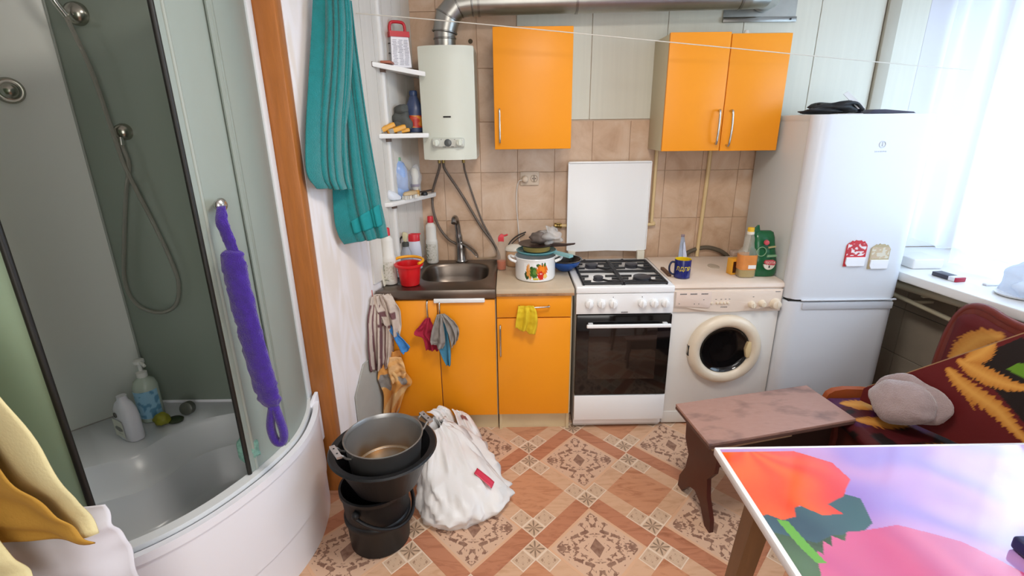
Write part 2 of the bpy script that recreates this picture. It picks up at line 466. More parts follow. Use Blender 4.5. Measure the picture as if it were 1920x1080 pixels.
net(-0.44, -2.6, 3.02, 0.905, 2.34, 13, 0.020, 'net_curtain', 'wide bright white net curtain hanging down to the window sill')
m_pipe = mat('cream_enamel', '#d9d0b4', 0.35)
def lerpx(a, b, t): return tuple(Vector(a).lerp(Vector(b), t))
h = thing('heating_pipe', 'thick cream heating pipe running just under the window sill', 'pipe', (2.85, -0.4, 0.76))
obj('tube', M().cyl(lerpx((2.85, -0.395, 0.767), (2.93, -0.98, 0.792), -0.35), lerpx((2.85, -0.395, 0.767), (2.93, -0.98, 0.792), 2.8), 0.021, n=20), m_pipe, h, 60)
obj('bracket', M().box(2.87, 2.99, -0.53, -0.515, 0.74, 0.765), m_pipe, h); obj('bracket', M().box(2.99, 3.06, -1.41, -1.395, 0.775, 0.795), m_pipe, h)
h = thing('heating_pipe', 'thinner cream heating pipe below the thick one by the refrigerator', 'pipe', (2.85, -0.4, 0.70))
obj('tube', M().cyl(lerpx((2.86, -0.40, 0.703), (2.915, -0.60, 0.684), -0.9), lerpx((2.86, -0.40, 0.703), (2.90, -0.60, 0.684), 7), 0.012, n=16), m_pipe, h, 60)
obj('bracket', M().box(2.86, 2.99, -0.47, -0.455, 0.685, 0.70), m_pipe, h)

# ------------------------------------------------------------------ kitchen units
m_orange = mat('orange_laminate', '#f59a18', 0.40, spec=0.4, var=0.02, vs=3)
m_carc = mat('cream_chipboard', '#cdbf9f', 0.5)
m_kick = mat('cream_plinth', '#d2bf98', 0.55, var=0.08, vs=6)
m_edge = mat('brown_edge_band', '#6b4426', 0.6)
m_chrome = mat('brushed_chrome', '#c9c8c4', 0.22, metal=1.0)
m_steel = mat('dull_stainless_steel', '#7f756c', 0.33, metal=1.0, var=0.10, vs=9)
m_wenam = mat('white_enamel', '#efefef', 0.2, spec=0.5)
m_dark = mat('dark_slot', '#1d1a18', 0.6)

def bow(a, b, out, r=0.005, n=10):   # bowed bar handle
    a, b, o = Vector(a), Vector(b), Vector(out); m = M()
    pts = [a, a+o*0.75, a.lerp(b, 0.25)+o, a.lerp(b, 0.5)+o*1.12, a.lerp(b, 0.75)+o, b+o*0.75, b]
    return m.tube(pts, r, n, 5)

t = thing('sink_cabinet', 'orange two door sink base cabinet in the corner under the steel sink', 'cabinet', (0.3, -0.3, 0))
obj('body', M().prism([(0.012, -0.575), (0.598, -0.575), (0.598, -0.02), (0.152, -0.02)], 'z', 0.1, 0.66), m_carc, t)
obj('front_rail', M().box(0.012, 0.598, -0.575, -0.555, 0.66, 0.795), m_carc, t); obj('side_panel', M().box(0.582, 0.598, -0.555, -0.02, 0.66, 0.795), m_carc, t)
obj('plinth', M().box(0.03, 0.597, -0.555, -0.535, 0.0, 0.1), m_kick, t)
obj('edge_strip', M().box(0.0, 0.6, -0.592, -0.578, 0.790, 0.801, 0.002), m_edge, t)
d1 = obj('door', M().box(-0.012, 0.293, -0.597, -0.578, 0.106, 0.788, 0.003), m_orange, t)
obj('handle', bow((0.247, -0.597, 0.69), (0.247, -0.597, 0.786), (0, -0.022, 0), 0.0045), m_chrome, d1, 60)
d2 = obj('door', M().box(0.297, 0.594, -0.597, -0.578, 0.106, 0.788, 0.003), m_orange, t)
obj('handle', bow((0.310, -0.597, 0.69), (0.310, -0.597, 0.78), (0, -0.022, 0), 0.0045), m_chrome, d2, 60)
obj('grip_rail', M().box(0.280, 0.543, -0.612, -0.596, 0.776, 0.801, 0.006, 3), m_wenam, d2, label='white plastic grip strip along the door top')

# steel sink: flat drainer top with a pressed oval bowl
t = thing('kitchen_sink', 'dull stainless steel lay-on sink with oval bowl on the corner cabinet', 'sink', (0.3, -0.3, 0.80))
def sink_mesh():
    m = M(); n = 48; cx, cy, ax, ay = 0.365, -0.275, 0.188, 0.185
    outer = []
    poly = [(-0.012, -0.606), (0.60, -0.606), (0.60, -0.015), (0.147, -0.015)]
    def hit(a):
        d = Vector((math.cos(a), math.sin(a))); best = None
        for i in range(4):
            p, q = Vector(poly[i]), Vector(poly[(i+1) % 4]); e = q-p
            den = d.x*e.y-d.y*e.x
            if abs(den) < 1e-9: continue
            w_ = p-Vector((cx, cy)); tt = (w_.x*e.y-w_.y*e.x)/den; uu = (w_.x*d.y-w_.y*d.x)/den
            if tt > 0 and -1e-6 <= uu <= 1+1e-6 and (best is None or tt < best): best = tt
        return (cx+d.x*best, cy+d.y*best)
    angs = sorted([2*PI*i/n for i in range(n)] + [math.atan2(p[1]-cy, p[0]-cx) % (2*PI) for p in poly])
    def sup(a, k, z, e=3.4):
        c, s = math.cos(a), math.sin(a); r = 1/((abs(c)/(ax*k))**e+(abs(s)/(ay*k))**e)**(1/e)
        return (cx+r*c, cy+r*s, z)
    rings = [[(*hit(a), 0.803) for a in angs], [(*hit(a), 0.842) for a in angs],
             [tuple(Vector((*hit(a), 0.846)).lerp(Vector((cx, cy, 0.846)), 0.02)) for a in angs]]
    for k, z in ((1.08, 0.8445), (1.03, 0.846), (1.0, 0.843), (0.965, 0.825), (0.92, 0.77), (0.85, 0.725), (0.7, 0.705), (0.35, 0.700), (0.12, 0.697)):
        rings.append([sup(a, k, z, 3.4 if k > 0.5 else 2) for a in angs])
    return m.loft(rings, False, True)
obj('sink_top', sink_mesh(), m_steel, t, 50)
obj('drain', M().lathe([(0.034, 0.701), (0.038, 0.703), (0.03, 0.705), (0.012, 0.702)], (0.365, -0.275, 0), 24), m_chrome, t)
obj('front_rim', M().box(-0.010, 0.598, -0.611, -0.605, 0.802, 0.847, 0.002), m_steel, t)

m_fau = mat('worn_chrome', '#9c9a98', 0.25, metal=1.0, var=0.05)
t = thing('kitchen_faucet', 'chrome single lever mixer tap behind the steel sink bowl', 'faucet', (0.378, -0.05, 0.846))
obj('body', M().lathe([(0.036, 0.846), (0.037, 0.853), (0.031, 0.862), (0.030, 0.93), (0.031, 0.95), (0.022, 0.972), (0.008, 0.978)], (0.380, -0.052, 0), 24), m_fau, t)
obj('spout', M().tube([(0.374, -0.052, 0.94), (0.368, -0.058, 1.02), (0.362, -0.07, 1.09), (0.358, -0.095, 1.122), (0.354, -0.135, 1.122), (0.352, -0.155, 1.102)], [0.020, 0.017, 0.016, 0.016, 0.016, 0.015], 16, 6), m_fau, t)
lv = M(); lv.loft([[(0.368, -0.10, 0.957), (0.385, -0.09, 0.978), (0.402, -0.045, 0.98), (0.385, -0.05, 0.955)], [(0.385, -0.11, 0.958), (0.40, -0.095, 0.976), (0.42, -0.055, 0.974), (0.405, -0.06, 0.952)],
         [(0.42, -0.128, 0.942), (0.432, -0.110, 0.958), (0.452, -0.070, 0.950), (0.44, -0.078, 0.934)],
         [(0.455, -0.155, 0.915), (0.466, -0.140, 0.928), (0.490, -0.095, 0.916), (0.478, -0.105, 0.902)],
         [(0.478, -0.17, 0.895), (0.484, -0.165, 0.898), (0.496, -0.145, 0.892), (0.49, -0.15, 0.888)]])
obj('lever', lv, m_fau, t, 60, sub=2)

t = thing('drawer_cabinet', 'orange base cabinet with one drawer and one door beside the cooker', 'cabinet', (0.8, -0.3, 0))
obj('body', M().box(0.602, 0.998, -0.575, -0.02, 0.10, 0.806), m_carc, t)
obj('plinth', M().box(0.606, 0.995, -0.56, -0.54, 0, 0.1), m_kick, t)
for x in (0.604, 0.978): obj('side_edge', M().box(x, x+0.016, -0.577, -0.56, 0.0, 0.8), m_kick, t)
dr = obj('drawer', M().box(0.603, 0.989, -0.597, -0.578, 0.687, 0.806, 0.003), m_orange, t)
obj('handle', bow((0.72, -0.597, 0.752), (0.872, -0.597, 0.752), (0, -0.026, 0), 0.0045), m_chrome, dr, 60)
dd = obj('door', M().box(0.603, 0.989, -0.597, -0.578, 0.108, 0.681, 0.003), m_orange, t)
obj('handle', bow((0.620, -0.597, 0.475), (0.620, -0.597, 0.645), (0, -0.024, 0), 0.0045), m_chrome, dd, 60)
m_top = mat('beige_stone_laminate', '#c8b49a', 0.4, var=0.07, vs=14)
t = thing('countertop', 'beige laminate countertop with worn brown edge between sink and cooker', 'countertop', (0.8, -0.3, 0.807))
obj('slab', M().box(0.602, 1.003, -0.607, -0.012, 0.808, 0.845, 0.004), m_top, t)
obj('worn_edge', M().box(0.603, 1.002, -0.610, -0.603, 0.8075, 0.822, 0.002), mat('worn_chipboard', '#9c7350', 0.8, var=0.35, vs=40), t)

# wall cabinets
t = thing('wall_cabinet', 'single door orange wall cabinet to the right of the water heater', 'cabinet', (0.80, -0.15, 1.516))
obj('body', M().box(0.612, 0.985, -0.272, -0.012, 1.516, 2.092, 0.001), m_carc, t)
d = obj('door', M().box(0.604, 1.004, -0.291, -0.273, 1.518, 2.100, 0.003), m_orange, t)
obj('handle', bow((0.632, -0.291, 1.556), (0.632, -0.291, 1.716), (0, -0.026, 0), 0.0045), m_chrome, d, 60)
t = thing('wall_cabinet', 'two door orange wall cabinet with bowed chrome handles near the refrigerator', 'cabinet', (1.79, -0.15, 1.498))
obj('body', M().box(1.485, 2.085, -0.272, -0.012, 1.498, 2.062, 0.001), m_carc, t)
d = obj('door', M().box(1.484, 1.788, -0.291, -0.273, 1.498, 2.066, 0.003), m_orange, t)
obj('handle', bow((1.763, -0.291, 1.536), (1.765, -0.291, 1.698), (-0.004, -0.034, 0), 0.0055), m_chrome, d, 60)
d = obj('door', M().box(1.792, 2.092, -0.291, -0.273, 1.496, 2.058, 0.003), m_orange, t)
obj('handle', bow((1.822, -0.291, 1.526), (1.824, -0.291, 1.696), (0.004, -0.034, 0), 0.0055), m_chrome, d, 60)
obj('hanger', M().box(1.487, 1.512, -0.03, -0.01, 2.03, 2.055, 0.002), m_chrome, t)
tag(obj('light_bulb', M().lathe([(0.0, 2.0635), (0.012, 2.068), (0.014, 2.08), (0.010, 2.092), (0.0, 2.095)], (1.92, -0.15, 0), 16, cap0=False, cap1=False), mat('frosted_white', '#eceae6', 0.4)), 'small white knob shaped thing lying on top of the two door wall cabinet', 'bulb')

# gas water heater
m_heat = mat('heater_white', '#d7dacd', 0.33, spec=0.45)
t = thing('water_heater', 'white wall hung gas water heater with two dials over the sink', 'water heater', (0.367, -0.15, 1.468))
def arcfront(x0, x1, yb, yf, b, n=10):
    return [(x0, yb)] + [(x0+(x1-x0)*i/n, yf-b*(1-(2*i/n-1)**2)) for i in range(n+1)] + [(x1, yb)]
obj('casing', M().prism(arcfront(0.226, 0.506, -0.012, -0.27, 0.03), 'z', 1.468, 2.020, 0.006), m_heat, t, 35)
pn = obj('dial_panel', M().box(0.276, 0.446, -0.315, -0.292, 1.531, 1.580, 0.010, 3), mat('heater_panel', '#c9cbc2', 0.4), t)
for x in (0.300, 0.421):
    k = obj('dial', M().lathe([(0.017, 0.312), (0.017, 0.330), (0.013, 0.334)], (x, 0, 1.556), 24, 'y').box(x-0.004, x+0.004, -0.342, -0.330, 1.541, 1.571, 0.002, 1, None), m_heat, pn)
obj('display', M().lathe([(0.019, 0.310), (0.019, 0.319), (0.017, 0.320)], (0.361, 0, 1.556), 28, 'y'), mat('grey_display', '#565a5a', 0.25), pn)
obj('window_slot', M().box(0.341, 0.381, -0.3025, -0.297, 1.680, 1.688, 0.002), m_dark, t)
for a_, b_, c_, e_ in ((0.333, 0.350, 1.5345, 1.5365), (0.377, 0.391, 1.5345, 1.5365), (0.325, 0.328, 1.571, 1.574), (0.395, 0.398, 1.571, 1.574)):
    obj('printed_mark', M().box(a_, b_, -0.3165, -0.314, c_, e_), m_dark, pn)
for x, n_ in ((0.277, 'inlet'), (0.416, 'outlet'), (0.30, 'gas_inlet')):
    obj('pipe_stub', M().cyl((x, -0.06, 1.47), (x, -0.06, 1.435), 0.009, n=14), mat('dull_brass', '#9a8350', 0.4, metal=1), t, 60)

# galvanised flue
m_galv = mat('galvanised_steel', '#a9a8a2', 0.34, metal=1.0, var=0.07, vs=12)
m_galvd = mat('galvanised_seam', '#8d8c88', 0.3, metal=1.0)
t = thing('flue_pipe', 'galvanised metal flue pipe from the water heater running along the wall top', 'pipe', (0.354, -0.16, 2.02))
path = [Vector(p) for p in ((0.354, -0.16, 2.024), (0.355, -0.16, 2.098), (0.374, -0.16, 2.170), (0.425, -0.16, 2.222), (0.50, -0.16, 2.232), (1.90, -0.16, 2.250), (1.985, -0.14, 2.256), (2.035, -0.09, 2.258), (2.045, -0.032, 2.258))]
names = ['collar', 'elbow_segment', 'elbow_segment', 'elbow_segment', 'straight_pipe', 'elbow_segment', 'elbow_segment', 'elbow_segment']
dirs = [(path[i+1]-path[i]).normalized() for i in range(len(path)-1)]
def miter(i):
    if i == 0: return dirs[0]
    if i == len(path)-1: return dirs[-1]
    return (dirs[i-1]+dirs[i]).normalized()
def flue_ring(i, d, r, n=28):
    nrm = miter(i); u = d.cross(Vector((0, 1, 0.05))).normalized(); v = d.cross(u).normalized(); out = []
    for k in range(n):
        o = r*(u*math.cos(2*PI*k/n)+v*math.sin(2*PI*k/n)); s = -o.dot(nrm)/d.dot(nrm); out.append(path[i]+o+d*s)
    return out
for i, nm in enumerate(names):
    r = 0.0555 if i == 0 else 0.062
    obj(nm, M().loft([flue_ring(i, dirs[i], r), flue_ring(i+1, dirs[i], r)], True, True), m_galv, t, 60)
for i in (1, 2, 3, 4):
    a = miter(i); obj('seam_ring', M().loft([[p + (p-path[i]).normalized()*e + a*s for p in flue_ring(i, dirs[i], 0.062)] for e, s in ((0, -0.004), (0.0035, -0.002), (0.0035, 0.002), (0, 0.004))], False, False), m_galvd, t, 60)
for x in (0.535, 1.03, 1.86):
    p = path[4].lerp(path[5], (x-0.5)/1.4)
    obj('seam_ring', M().cyl(p-dirs[4]*0.006, p+dirs[4]*0.006, 0.0655, n=28), m_galvd, t, 60)
obj('collar_ring', M().lathe([(0.0565, 2.062), (0.059, 2.064), (0.059, 2.069), (0.0565, 2.071)], (0.354, -0.16, 0), 28), m_galvd, t)
t = thing('vent_plate', 'galvanised sheet metal plate on the wall where the flue ends', 'plate', (2.04, -0.01, 2.155))
obj('sheet', M().box(1.84, 2.232, -0.0165, -0.0115, 2.152, 2.50), m_galv, t)
obj('lower_lip', M().box(1.838, 2.234, -0.03, -0.0165, 2.150, 2.176, 0.003), m_galvd, t)
obj('screw', M().lathe([(0.005, 0.029), (0.005, 0.033), (0.002, 0.034)], (2.20, 0, 2.163), 12, 'y'), m_dark, t)
tag(obj('wall_plug', M().lathe([(0.012, 0.007), (0.012, 0.012), (0.005, 0.013)], (0.476, 0, 2.075), 16, 'y'), mat('rust_brown', '#4a3a1c', 0.6)), 'small dark brown plug in the wall tile above the heater corner', 'wall plug')

# ------------------------------------------------------------------ gas cooker
m_grate = mat('black_cast_iron', '#16161a', 0.55)
t = thing('gas_cooker', 'white four burner gas cooker with black glass oven door and raised lid', 'cooker', (1.265, -0.3, 0))
obj('body', M().box(1.019, 1.511, -0.580, -0.055, 0.03, 0.815, 0.003), m_wenam, t)
obj('plinth', M().box(1.022, 1.508, -0.565, -0.545, 0.012, 0.068), mat('plinth_grey', '#c9c5c1', 0.5), t)
for x in (1.05, 1.48): obj('foot', M().cyl((x, -0.53, 0), (x, -0.53, 0.03), 0.016), m_dark, t)
hob = obj('hob', M().box(1.012, 1.518, -0.604, -0.050, 0.814, 0.852, 0.007, 3), m_wenam, t)
obj('hob_tray', M().box(1.045, 1.487, -0.588, -0.135, 0.851, 0.8535, 0.001), mat('white_hob_glass', '#f2f1ef', 0.12), hob)
def grate(x0, x1, y0, y1, cs):
    m = M(); z0, z1 = 0.858, 0.868; b = 0.0072
    def bar(ax, ay, bx, by, r=b):
        m.tube([(ax, ay, (z0+z1)/2), (bx, by, (z0+z1)/2)], r, 6)
    for a in ((x0, y0, x1, y0), (x0, y1, x1, y1), (x0, y0, x0, y1), (x1, y0, x1, y1), (x0, (y0+y1)/2, x1, (y0+y1)/2)): bar(*a)
    for cx, cy in cs:
        for k in (3,):
            a = PI/4+PI/2*k
            for da in (0.0,):
                dx, dy = math.cos(a), math.sin(a)
                ex = x1 if dx > 0 else x0; tt = abs((ex-cx)/dx); tt = min(tt, abs(((y0+y1)/2-cy)/dy) if (dy > 0) == (cy < (y0+y1)/2) else abs(((y1 if dy > 0 else y0)-cy)/dy))
                bar(cx+dx*0.03, cy+dy*0.03, cx+dx*tt, cy+dy*tt, 0.0058)
        for sx in (-1, 1):
            ex = x0 if sx < 0 else x1
            bar(ex, cy+0.045, cx+sx*0.045, cy+0.045, 0.0062); bar(ex, cy-0.045, cx+sx*0.045, cy-0.045, 0.0062); bar(ex, cy, cx+sx*0.072, cy, 0.0062)
    for fx in (x0, x1):
        for fy in (y0, y1, (y0+y1)/2): m.cyl((fx, fy, 0.8535), (fx, fy, 0.863), 0.006, n=8)
    return m
BUR = [(1.141, -0.498, 0.026), (1.372, -0.500, 0.046), (1.143, -0.255, 0.036), (1.372, -0.255, 0.036)]
obj('grate', grate(1.052, 1.252, -0.582, -0.150, [BUR[0][:2], BUR[2][:2]]), m_grate, hob, 60)
obj('grate', grate(1.262, 1.480, -0.582, -0.150, [BUR[1][:2], BUR[3][:2]]), m_grate, hob, 60)
m_cap = mat('burner_cap', '#34343a', 0.5)
for x, y, r in BUR:
    obj('burner', M().lathe([(r*1.05, 0.8535), (r*1.05, 0.861), (r*0.92, 0.863), (r*0.92, 0.867), (r, 0.868), (r, 0.874), (r*0.9, 0.876)], (x, y, 0), 28), m_cap, hob)
for x in (1.12, 1.345): obj('grate_stop', M().ell((x, -0.138, 0.861), 0.011, 0.008, 0.011, 12, 8), m_grate, hob)
cp = obj('control_panel', M().prism([(-0.578, 0.700), (-0.604, 0.704), (-0.610, 0.725), (-0.602, 0.812), (-0.578, 0.814)], 'x', 1.014, 1.516, 0.003), m_wenam, t)
for x in (1.079, 1.142, 1.203, 1.352, 1.413, 1.471):
    obj('knob', M().lathe([(0.0225, 0.605), (0.0225, 0.612), (0.0195, 0.628), (0.017, 0.630)], (x, 0, 0.763), 28, 'y').box(x-0.004, x+0.004, -0.639, -0.628, 0.7455, 0.7805, 0.002), m_wenam, cp)
for x in (1.203, 1.352): obj('mark', M().box(x-0.0012, x+0.0012, -0.6072, -0.604, 0.793, 0.797), m_dark, cp)
lg = M()
for i in range(6): lg.box(1.2475+0.0058*i, 1.2518+0.0058*i, -0.6105, -0.607, 0.7105, 0.7155)
obj('maker_mark', lg, mat('grey_print', '#6c6a6a', 0.5), cp, kind='stuff')
m_blk = mat('black_glass', '#0c0c0d', 0.08, spec=0.6)
ov = obj('oven_door', M().box(1.018, 1.516, -0.606, -0.582, 0.228, 0.697, 0.004), m_blk, t)
obj('oven_window', M().box(1.085, 1.445, -0.6075, -0.605, 0.325, 0.625, 0.001), mat('smoky_brown_glass', '#2a201b', 0.07, spec=0.6), ov)
hd = M().box(1.066, 1.502, -0.650, -0.634, 0.640, 0.659, 0.005, 3)
for x in (1.09, 1.478): hd.box(x-0.012, x+0.012, -0.640, -0.604, 0.643, 0.656, 0.002)
obj('door_handle', hd, m_wenam, ov)
obj('drawer', M().box(1.018, 1.516, -0.606, -0.58, 0.070, 0.223, 0.004), m_wenam, t)
lid = obj('lid', M().prism([(1.022, 0.904), (1.06, 0.899), (1.26, 0.906), (1.46, 0.899), (1.500, 0.904), (1.502, 1.425), (1.498, 1.431), (1.026, 1.431), (1.020, 1.425)], 'y', -0.062, -0.048, 0.003), mat('lid_white', '#ecebea', 0.25), t, 35)
obj('lid_rim', M().box(1.022, 1.500, -0.070, -0.046, 1.424, 1.434, 0.003).box(1.019, 1.025, -0.067, -0.046, 0.91, 1.43, 0.002).box(1.4975, 1.5035, -0.067, -0.046, 0.91, 1.43, 0.002), m_wenam, lid)
for x in (1.05, 1.47): obj('hinge', M().box(x-0.022, x+0.022, -0.085, -0.05, 0.852, 0.906, 0.004), mat('cream_hinge', '#d8d0bd', 0.4), lid)

# ------------------------------------------------------------------ washing machine
m_wash = mat('washer_white', '#e8e4de', 0.3); m_wcream = mat('washer_aged_cream', '#e2d0c0', 0.35, var=0.05, vs=4)
m_yel = mat('yellowed_plastic', '#e2d2bb', 0.32, var=0.08, vs=5)
t = thing('washing_machine', 'white front loading washing machine with yellowed door ring and panel', 'washing machine', (1.827, -0.3, 0))
obj('body', M().box(1.524, 2.100, -0.548, -0.03, 0.012, 0.815, 0.004), m_wash, t)
obj('top', M().prism([(-0.03, 0.815), (-0.552, 0.815), (-0.560, 0.824), (-0.556, 0.842), (-0.535, 0.850), (-0.03, 0.850)], 'x', 1.520, 2.105, 0.003), m_wcream, t)
def lip(i):
    x = 1.535+(2.09-1.535)*i/30; k = max(0.0, 1-((x-1.815)/0.23)**2)
    return x, 0.722-0.030*k if k > 0 else 0.722
pp = M(); ring0 = []; 
pp.prism([(1.526, 0.812), (1.526, 0.690), (2.100, 0.690), (2.100, 0.812)], 'y', -0.560, -0.547, 0.003)
pan = obj('control_panel', pp, m_wcream, t)
low = [lip(i) for i in range(31)]
obj('fascia', M().prism([(1.535, 0.806)] + [(x, z) for x, z in low] + [(2.09, 0.806)], 'y', -0.570, -0.5595, 0.003), m_wcream, pan, 35)
obj('detergent_drawer', M().prism([(1.537, 0.808), (1.537, 0.731), (1.715, 0.716), (1.722, 0.730), (1.722, 0.808)], 'y', -0.576, -0.569, 0.003), mat('drawer_cream', '#e2cdbf', 0.35, var=0.04), pan)
ps = M()
for x in (1.556, 1.610, 1.667):
    for j in range(5): ps.box(x+j*0.0072, x+j*0.0072+0.006, -0.5768, -0.5755, 0.793, 0.799)
for x, z, w_ in ((1.553, 0.741, 0.006), (1.633, 0.739, 0.005), (1.656, 0.739, 0.005), (1.68, 0.762, 0.005)): ps.box(x, x+w_, -0.5768, -0.5755, z, z+0.004)
for x in (1.745, 1.772, 1.795, 1.815): ps.box(x, x+0.008, -0.5712, -0.5695, 0.762, 0.7645)
for i in range(7): ps.box(1.778+0.005*i, 1.7815+0.005*i, -0.5712, -0.5695, 0.717+0.0015*(i % 2), 0.7225)
for x, z, w_ in ((1.941, 0.773, 0.006), (2.055, 0.800, 0.025)): ps.box(x, x+w_, -0.5712, -0.5695, z, z+0.003)
obj('panel_print', ps, mat('grey_print', '#6c6a6a', 0.5), pan, kind='stuff')
for x in (1.727, 1.757, 1.777, 1.795, 1.813): obj('push_button', M().lathe([(0.0068, 0.569), (0.0068, 0.576), (0.005, 0.578)], (x, 0, 0.743), 14, 'y'), m_yel, pan)
for x, r, z in ((1.938, 0.0175, 0.733), (1.992, 0.0175, 0.738), (2.062, 0.027, 0.735)):
    obj('knob', M().lathe([(r*1.1, 0.568), (r*1.1, 0.572), (r, 0.574), (r*0.82, 0.596), (r*0.7, 0.598)], (x, 0, z), 28, 'y').box(x-0.002, x+0.002, -0.6, -0.597, z-r*0.7, z+r*0.7, 0.0008, 1), m_yel, pan)
dc = (1.828, 0, 0.472)
door = obj('door', M().lathe([(0.196, 0.545), (0.2, 0.560), (0.194, 0.578), (0.178, 0.592), (0.155, 0.592), (0.137, 0.580), (0.133, 0.562), (0.133, 0.548)], dc, 56, 'y', False, False), m_yel, t, 60)
obj('door_glass', M().lathe([(0.1335, 0.574), (0.128, 0.566), (0.110, 0.558), (0.07, 0.553), (0.0, 0.551)], (1.826, 0, 0.474), 48, 'y', False, False), m_blk, door, 60)
obj('door_handle', M().prism([(1.945, 0.43), (1.962, 0.43), (1.968, 0.475), (1.962, 0.52), (1.945, 0.52), (1.935, 0.475)], 'y', -0.585, -0.56, 0.003), mat('handle_yellowed', '#d9c193', 0.35), door)
obj('door_hinge', M().box(1.630, 1.640, -0.575, -0.548, 0.44, 0.50, 0.003), m_dark, door)
obj('kick_panel', M().box(1.526, 2.100, -0.553, -0.545, 0.012, 0.085, 0.003), mat('washer_kick', '#dcd7d0', 0.4), t)
obj('filter_flap', M().lathe([(0.04, 0.547), (0.04, 0.551), (0.036, 0.552)], (1.905, 0, 0.125), 28, 'y'), m_wash, t)
for x in (1.56, 2.06): obj('foot', M().cyl((x, -0.5, 0), (x, -0.5, 0.014), 0.02), m_dark, t)
obj('dispenser_cap', M().lathe([(0.030, 0.8495), (0.030, 0.8535), (0.026, 0.855)], (1.848, -0.255, 0), 24, sy=1.6), mat('grey_beige_stain', '#bcae9c', 0.5), t)
# ------------------------------------------------------------------ refrigerator
m_fr = mat('fridge_white', '#d9dde4', 0.3, spec=0.45); m_frs = mat('fridge_side', '#cfd1cf', 0.4)
t = thing('refrigerator', 'tall white two door refrigerator with paper magnets by the window', 'refrigerator', (2.39, -0.3, 0))
obj('body', M().box(2.112, 2.672, -0.535, -0.025, 0.03, 1.668, 0.006), m_frs, t)
obj('top_panel', M().box(2.110, 2.674, -0.545, -0.022, 1.640, 1.672, 0.006), m_frs, t)
for x in (2.15, 2.63):
    for y in (-0.5, -0.08): obj('foot', M().cyl((x, y, 0), (x, y, 0.034), 0.02), m_dark, t)
def fdoor(z0, z1):
    r = 0.05; pts = [(2.105, -0.538)]
    for i in range(9): a = PI + PI/2*i/8; pts.append((2.105+r*1.4*(1+math.cos(a)), -0.552+r*math.sin(a)))
    for i in range(9): a = 1.5*PI + PI/2*i/8; pts.append((2.681-r*1.4*(1-math.cos(a)), -0.552+r*math.sin(a)))
    pts.append((2.681, -0.538))
    return M().prism(pts, 'z', z0, z1, 0.004)
u = obj('door', fdoor(0.766, 1.671), m_fr, t, 50); l = obj('door', fdoor(0.05, 0.752), m_fr, t, 50)
obj('gap_gasket', M().box(2.12, 2.668, -0.585, -0.535, 0.7525, 0.7655), m_dark, t)
obj('grip_recess', M().box(2.185, 2.655, -0.609, -0.600, 0.712, 0.750, 0.004), mat('grip_grey', '#c6cad2', 0.3), l)
obj('grip_ledge', M().box(2.175, 2.665, -0.612, -0.600, 0.760, 0.768, 0.003), m_fr, u)
em = M().lathe([(0.016, 0.602), (0.016, 0.6045), (0.013, 0.6045), (0.013, 0.602)], (2.428, 0, 1.535), 28, 'y', False, False)
em.box(2.4265, 2.4305, -0.6045, -0.602, 1.527, 1.540).box(2.4265, 2.4305, -0.6045, -0.602, 1.543, 1.546)
for i in range(7): em.box(2.398+0.0085*i, 2.404+0.0085*i, -0.6035, -0.602, 1.500, 1.506)
obj('emblem', em, mat('emblem_grey', '#c3c9d4', 0.35), u)

# ------------------------------------------------------------------ corner pole shelf and what stands on it
m_shelf = mat('white_shelf', '#ecebe8', 0.35)
t = thing('corner_shelf', 'white tension pole corner shelf with three shelves above the sink', 'shelf', (0.06, -0.34, 0.85))
obj('pole', M().cyl((0.058, -0.352, 0.848), (0.058, -0.352, 2.615), 0.0155, n=20), mat('white_pole', '#dcdad6', 0.3), t, 60)
obj('pole_foot', M().lathe([(0.022, 0.8475), (0.022, 0.87), (0.0156, 0.875)], (0.058, -0.352, 0), 20), m_shelf, t)
def shelf(z, left, mid, right, rnd=0):
    back_ = [(right[0]-0.005, -0.016)] if right[1] > -0.2 else [(0.264, right[1]+0.022), (0.215, right[1]+0.022), (0.215, -0.016)]
    pts = [left, mid, right] + back_ + [(LW(-0.016)+0.013, -0.016)]
    pts = pts if not rnd else [left, (mid[0]*0.55+left[0]*0.45, mid[1]*0.55+left[1]*0.45), mid, (right[0]-0.03, right[1]-0.012), right] + back_ + [(LW(-0.016)+0.013, -0.016)]
    m = M().prism(pts, 'z', z-0.022, z, 0.004)
    if rnd:
        for v in m.bm.verts: v.co.z -= 0.16*(v.co.x-0.037)
    return m
s_top = obj('shelf_board', shelf(1.934, (0.037, -0.445), (0.12, -0.40), (0.266, -0.325), 1), m_shelf, t, 35)
obj('seam', M().box(0.0345, 0.0375, -0.442, -0.415, 1.911, 1.9345), mat('brown_seam', '#6e4a34', 0.6), s_top)
obj('shelf_board', shelf(1.606, (0.037, -0.44), (0.080, -0.42), (0.264, -0.325)), m_shelf, t, 35)
obj('shelf_board', shelf(1.266, (0.030, -0.44), (0.072, -0.425), (0.246, -0.065)), m_shelf, t, 35)
for z in (1.905, 1.578, 1.238): obj('shelf_clamp', M().lathe([(0.02, z-0.012), (0.02, z+0.006)], (0.058, -0.352, 0), 18), mat('brown_clamp', '#6b5548', 0.5), t)

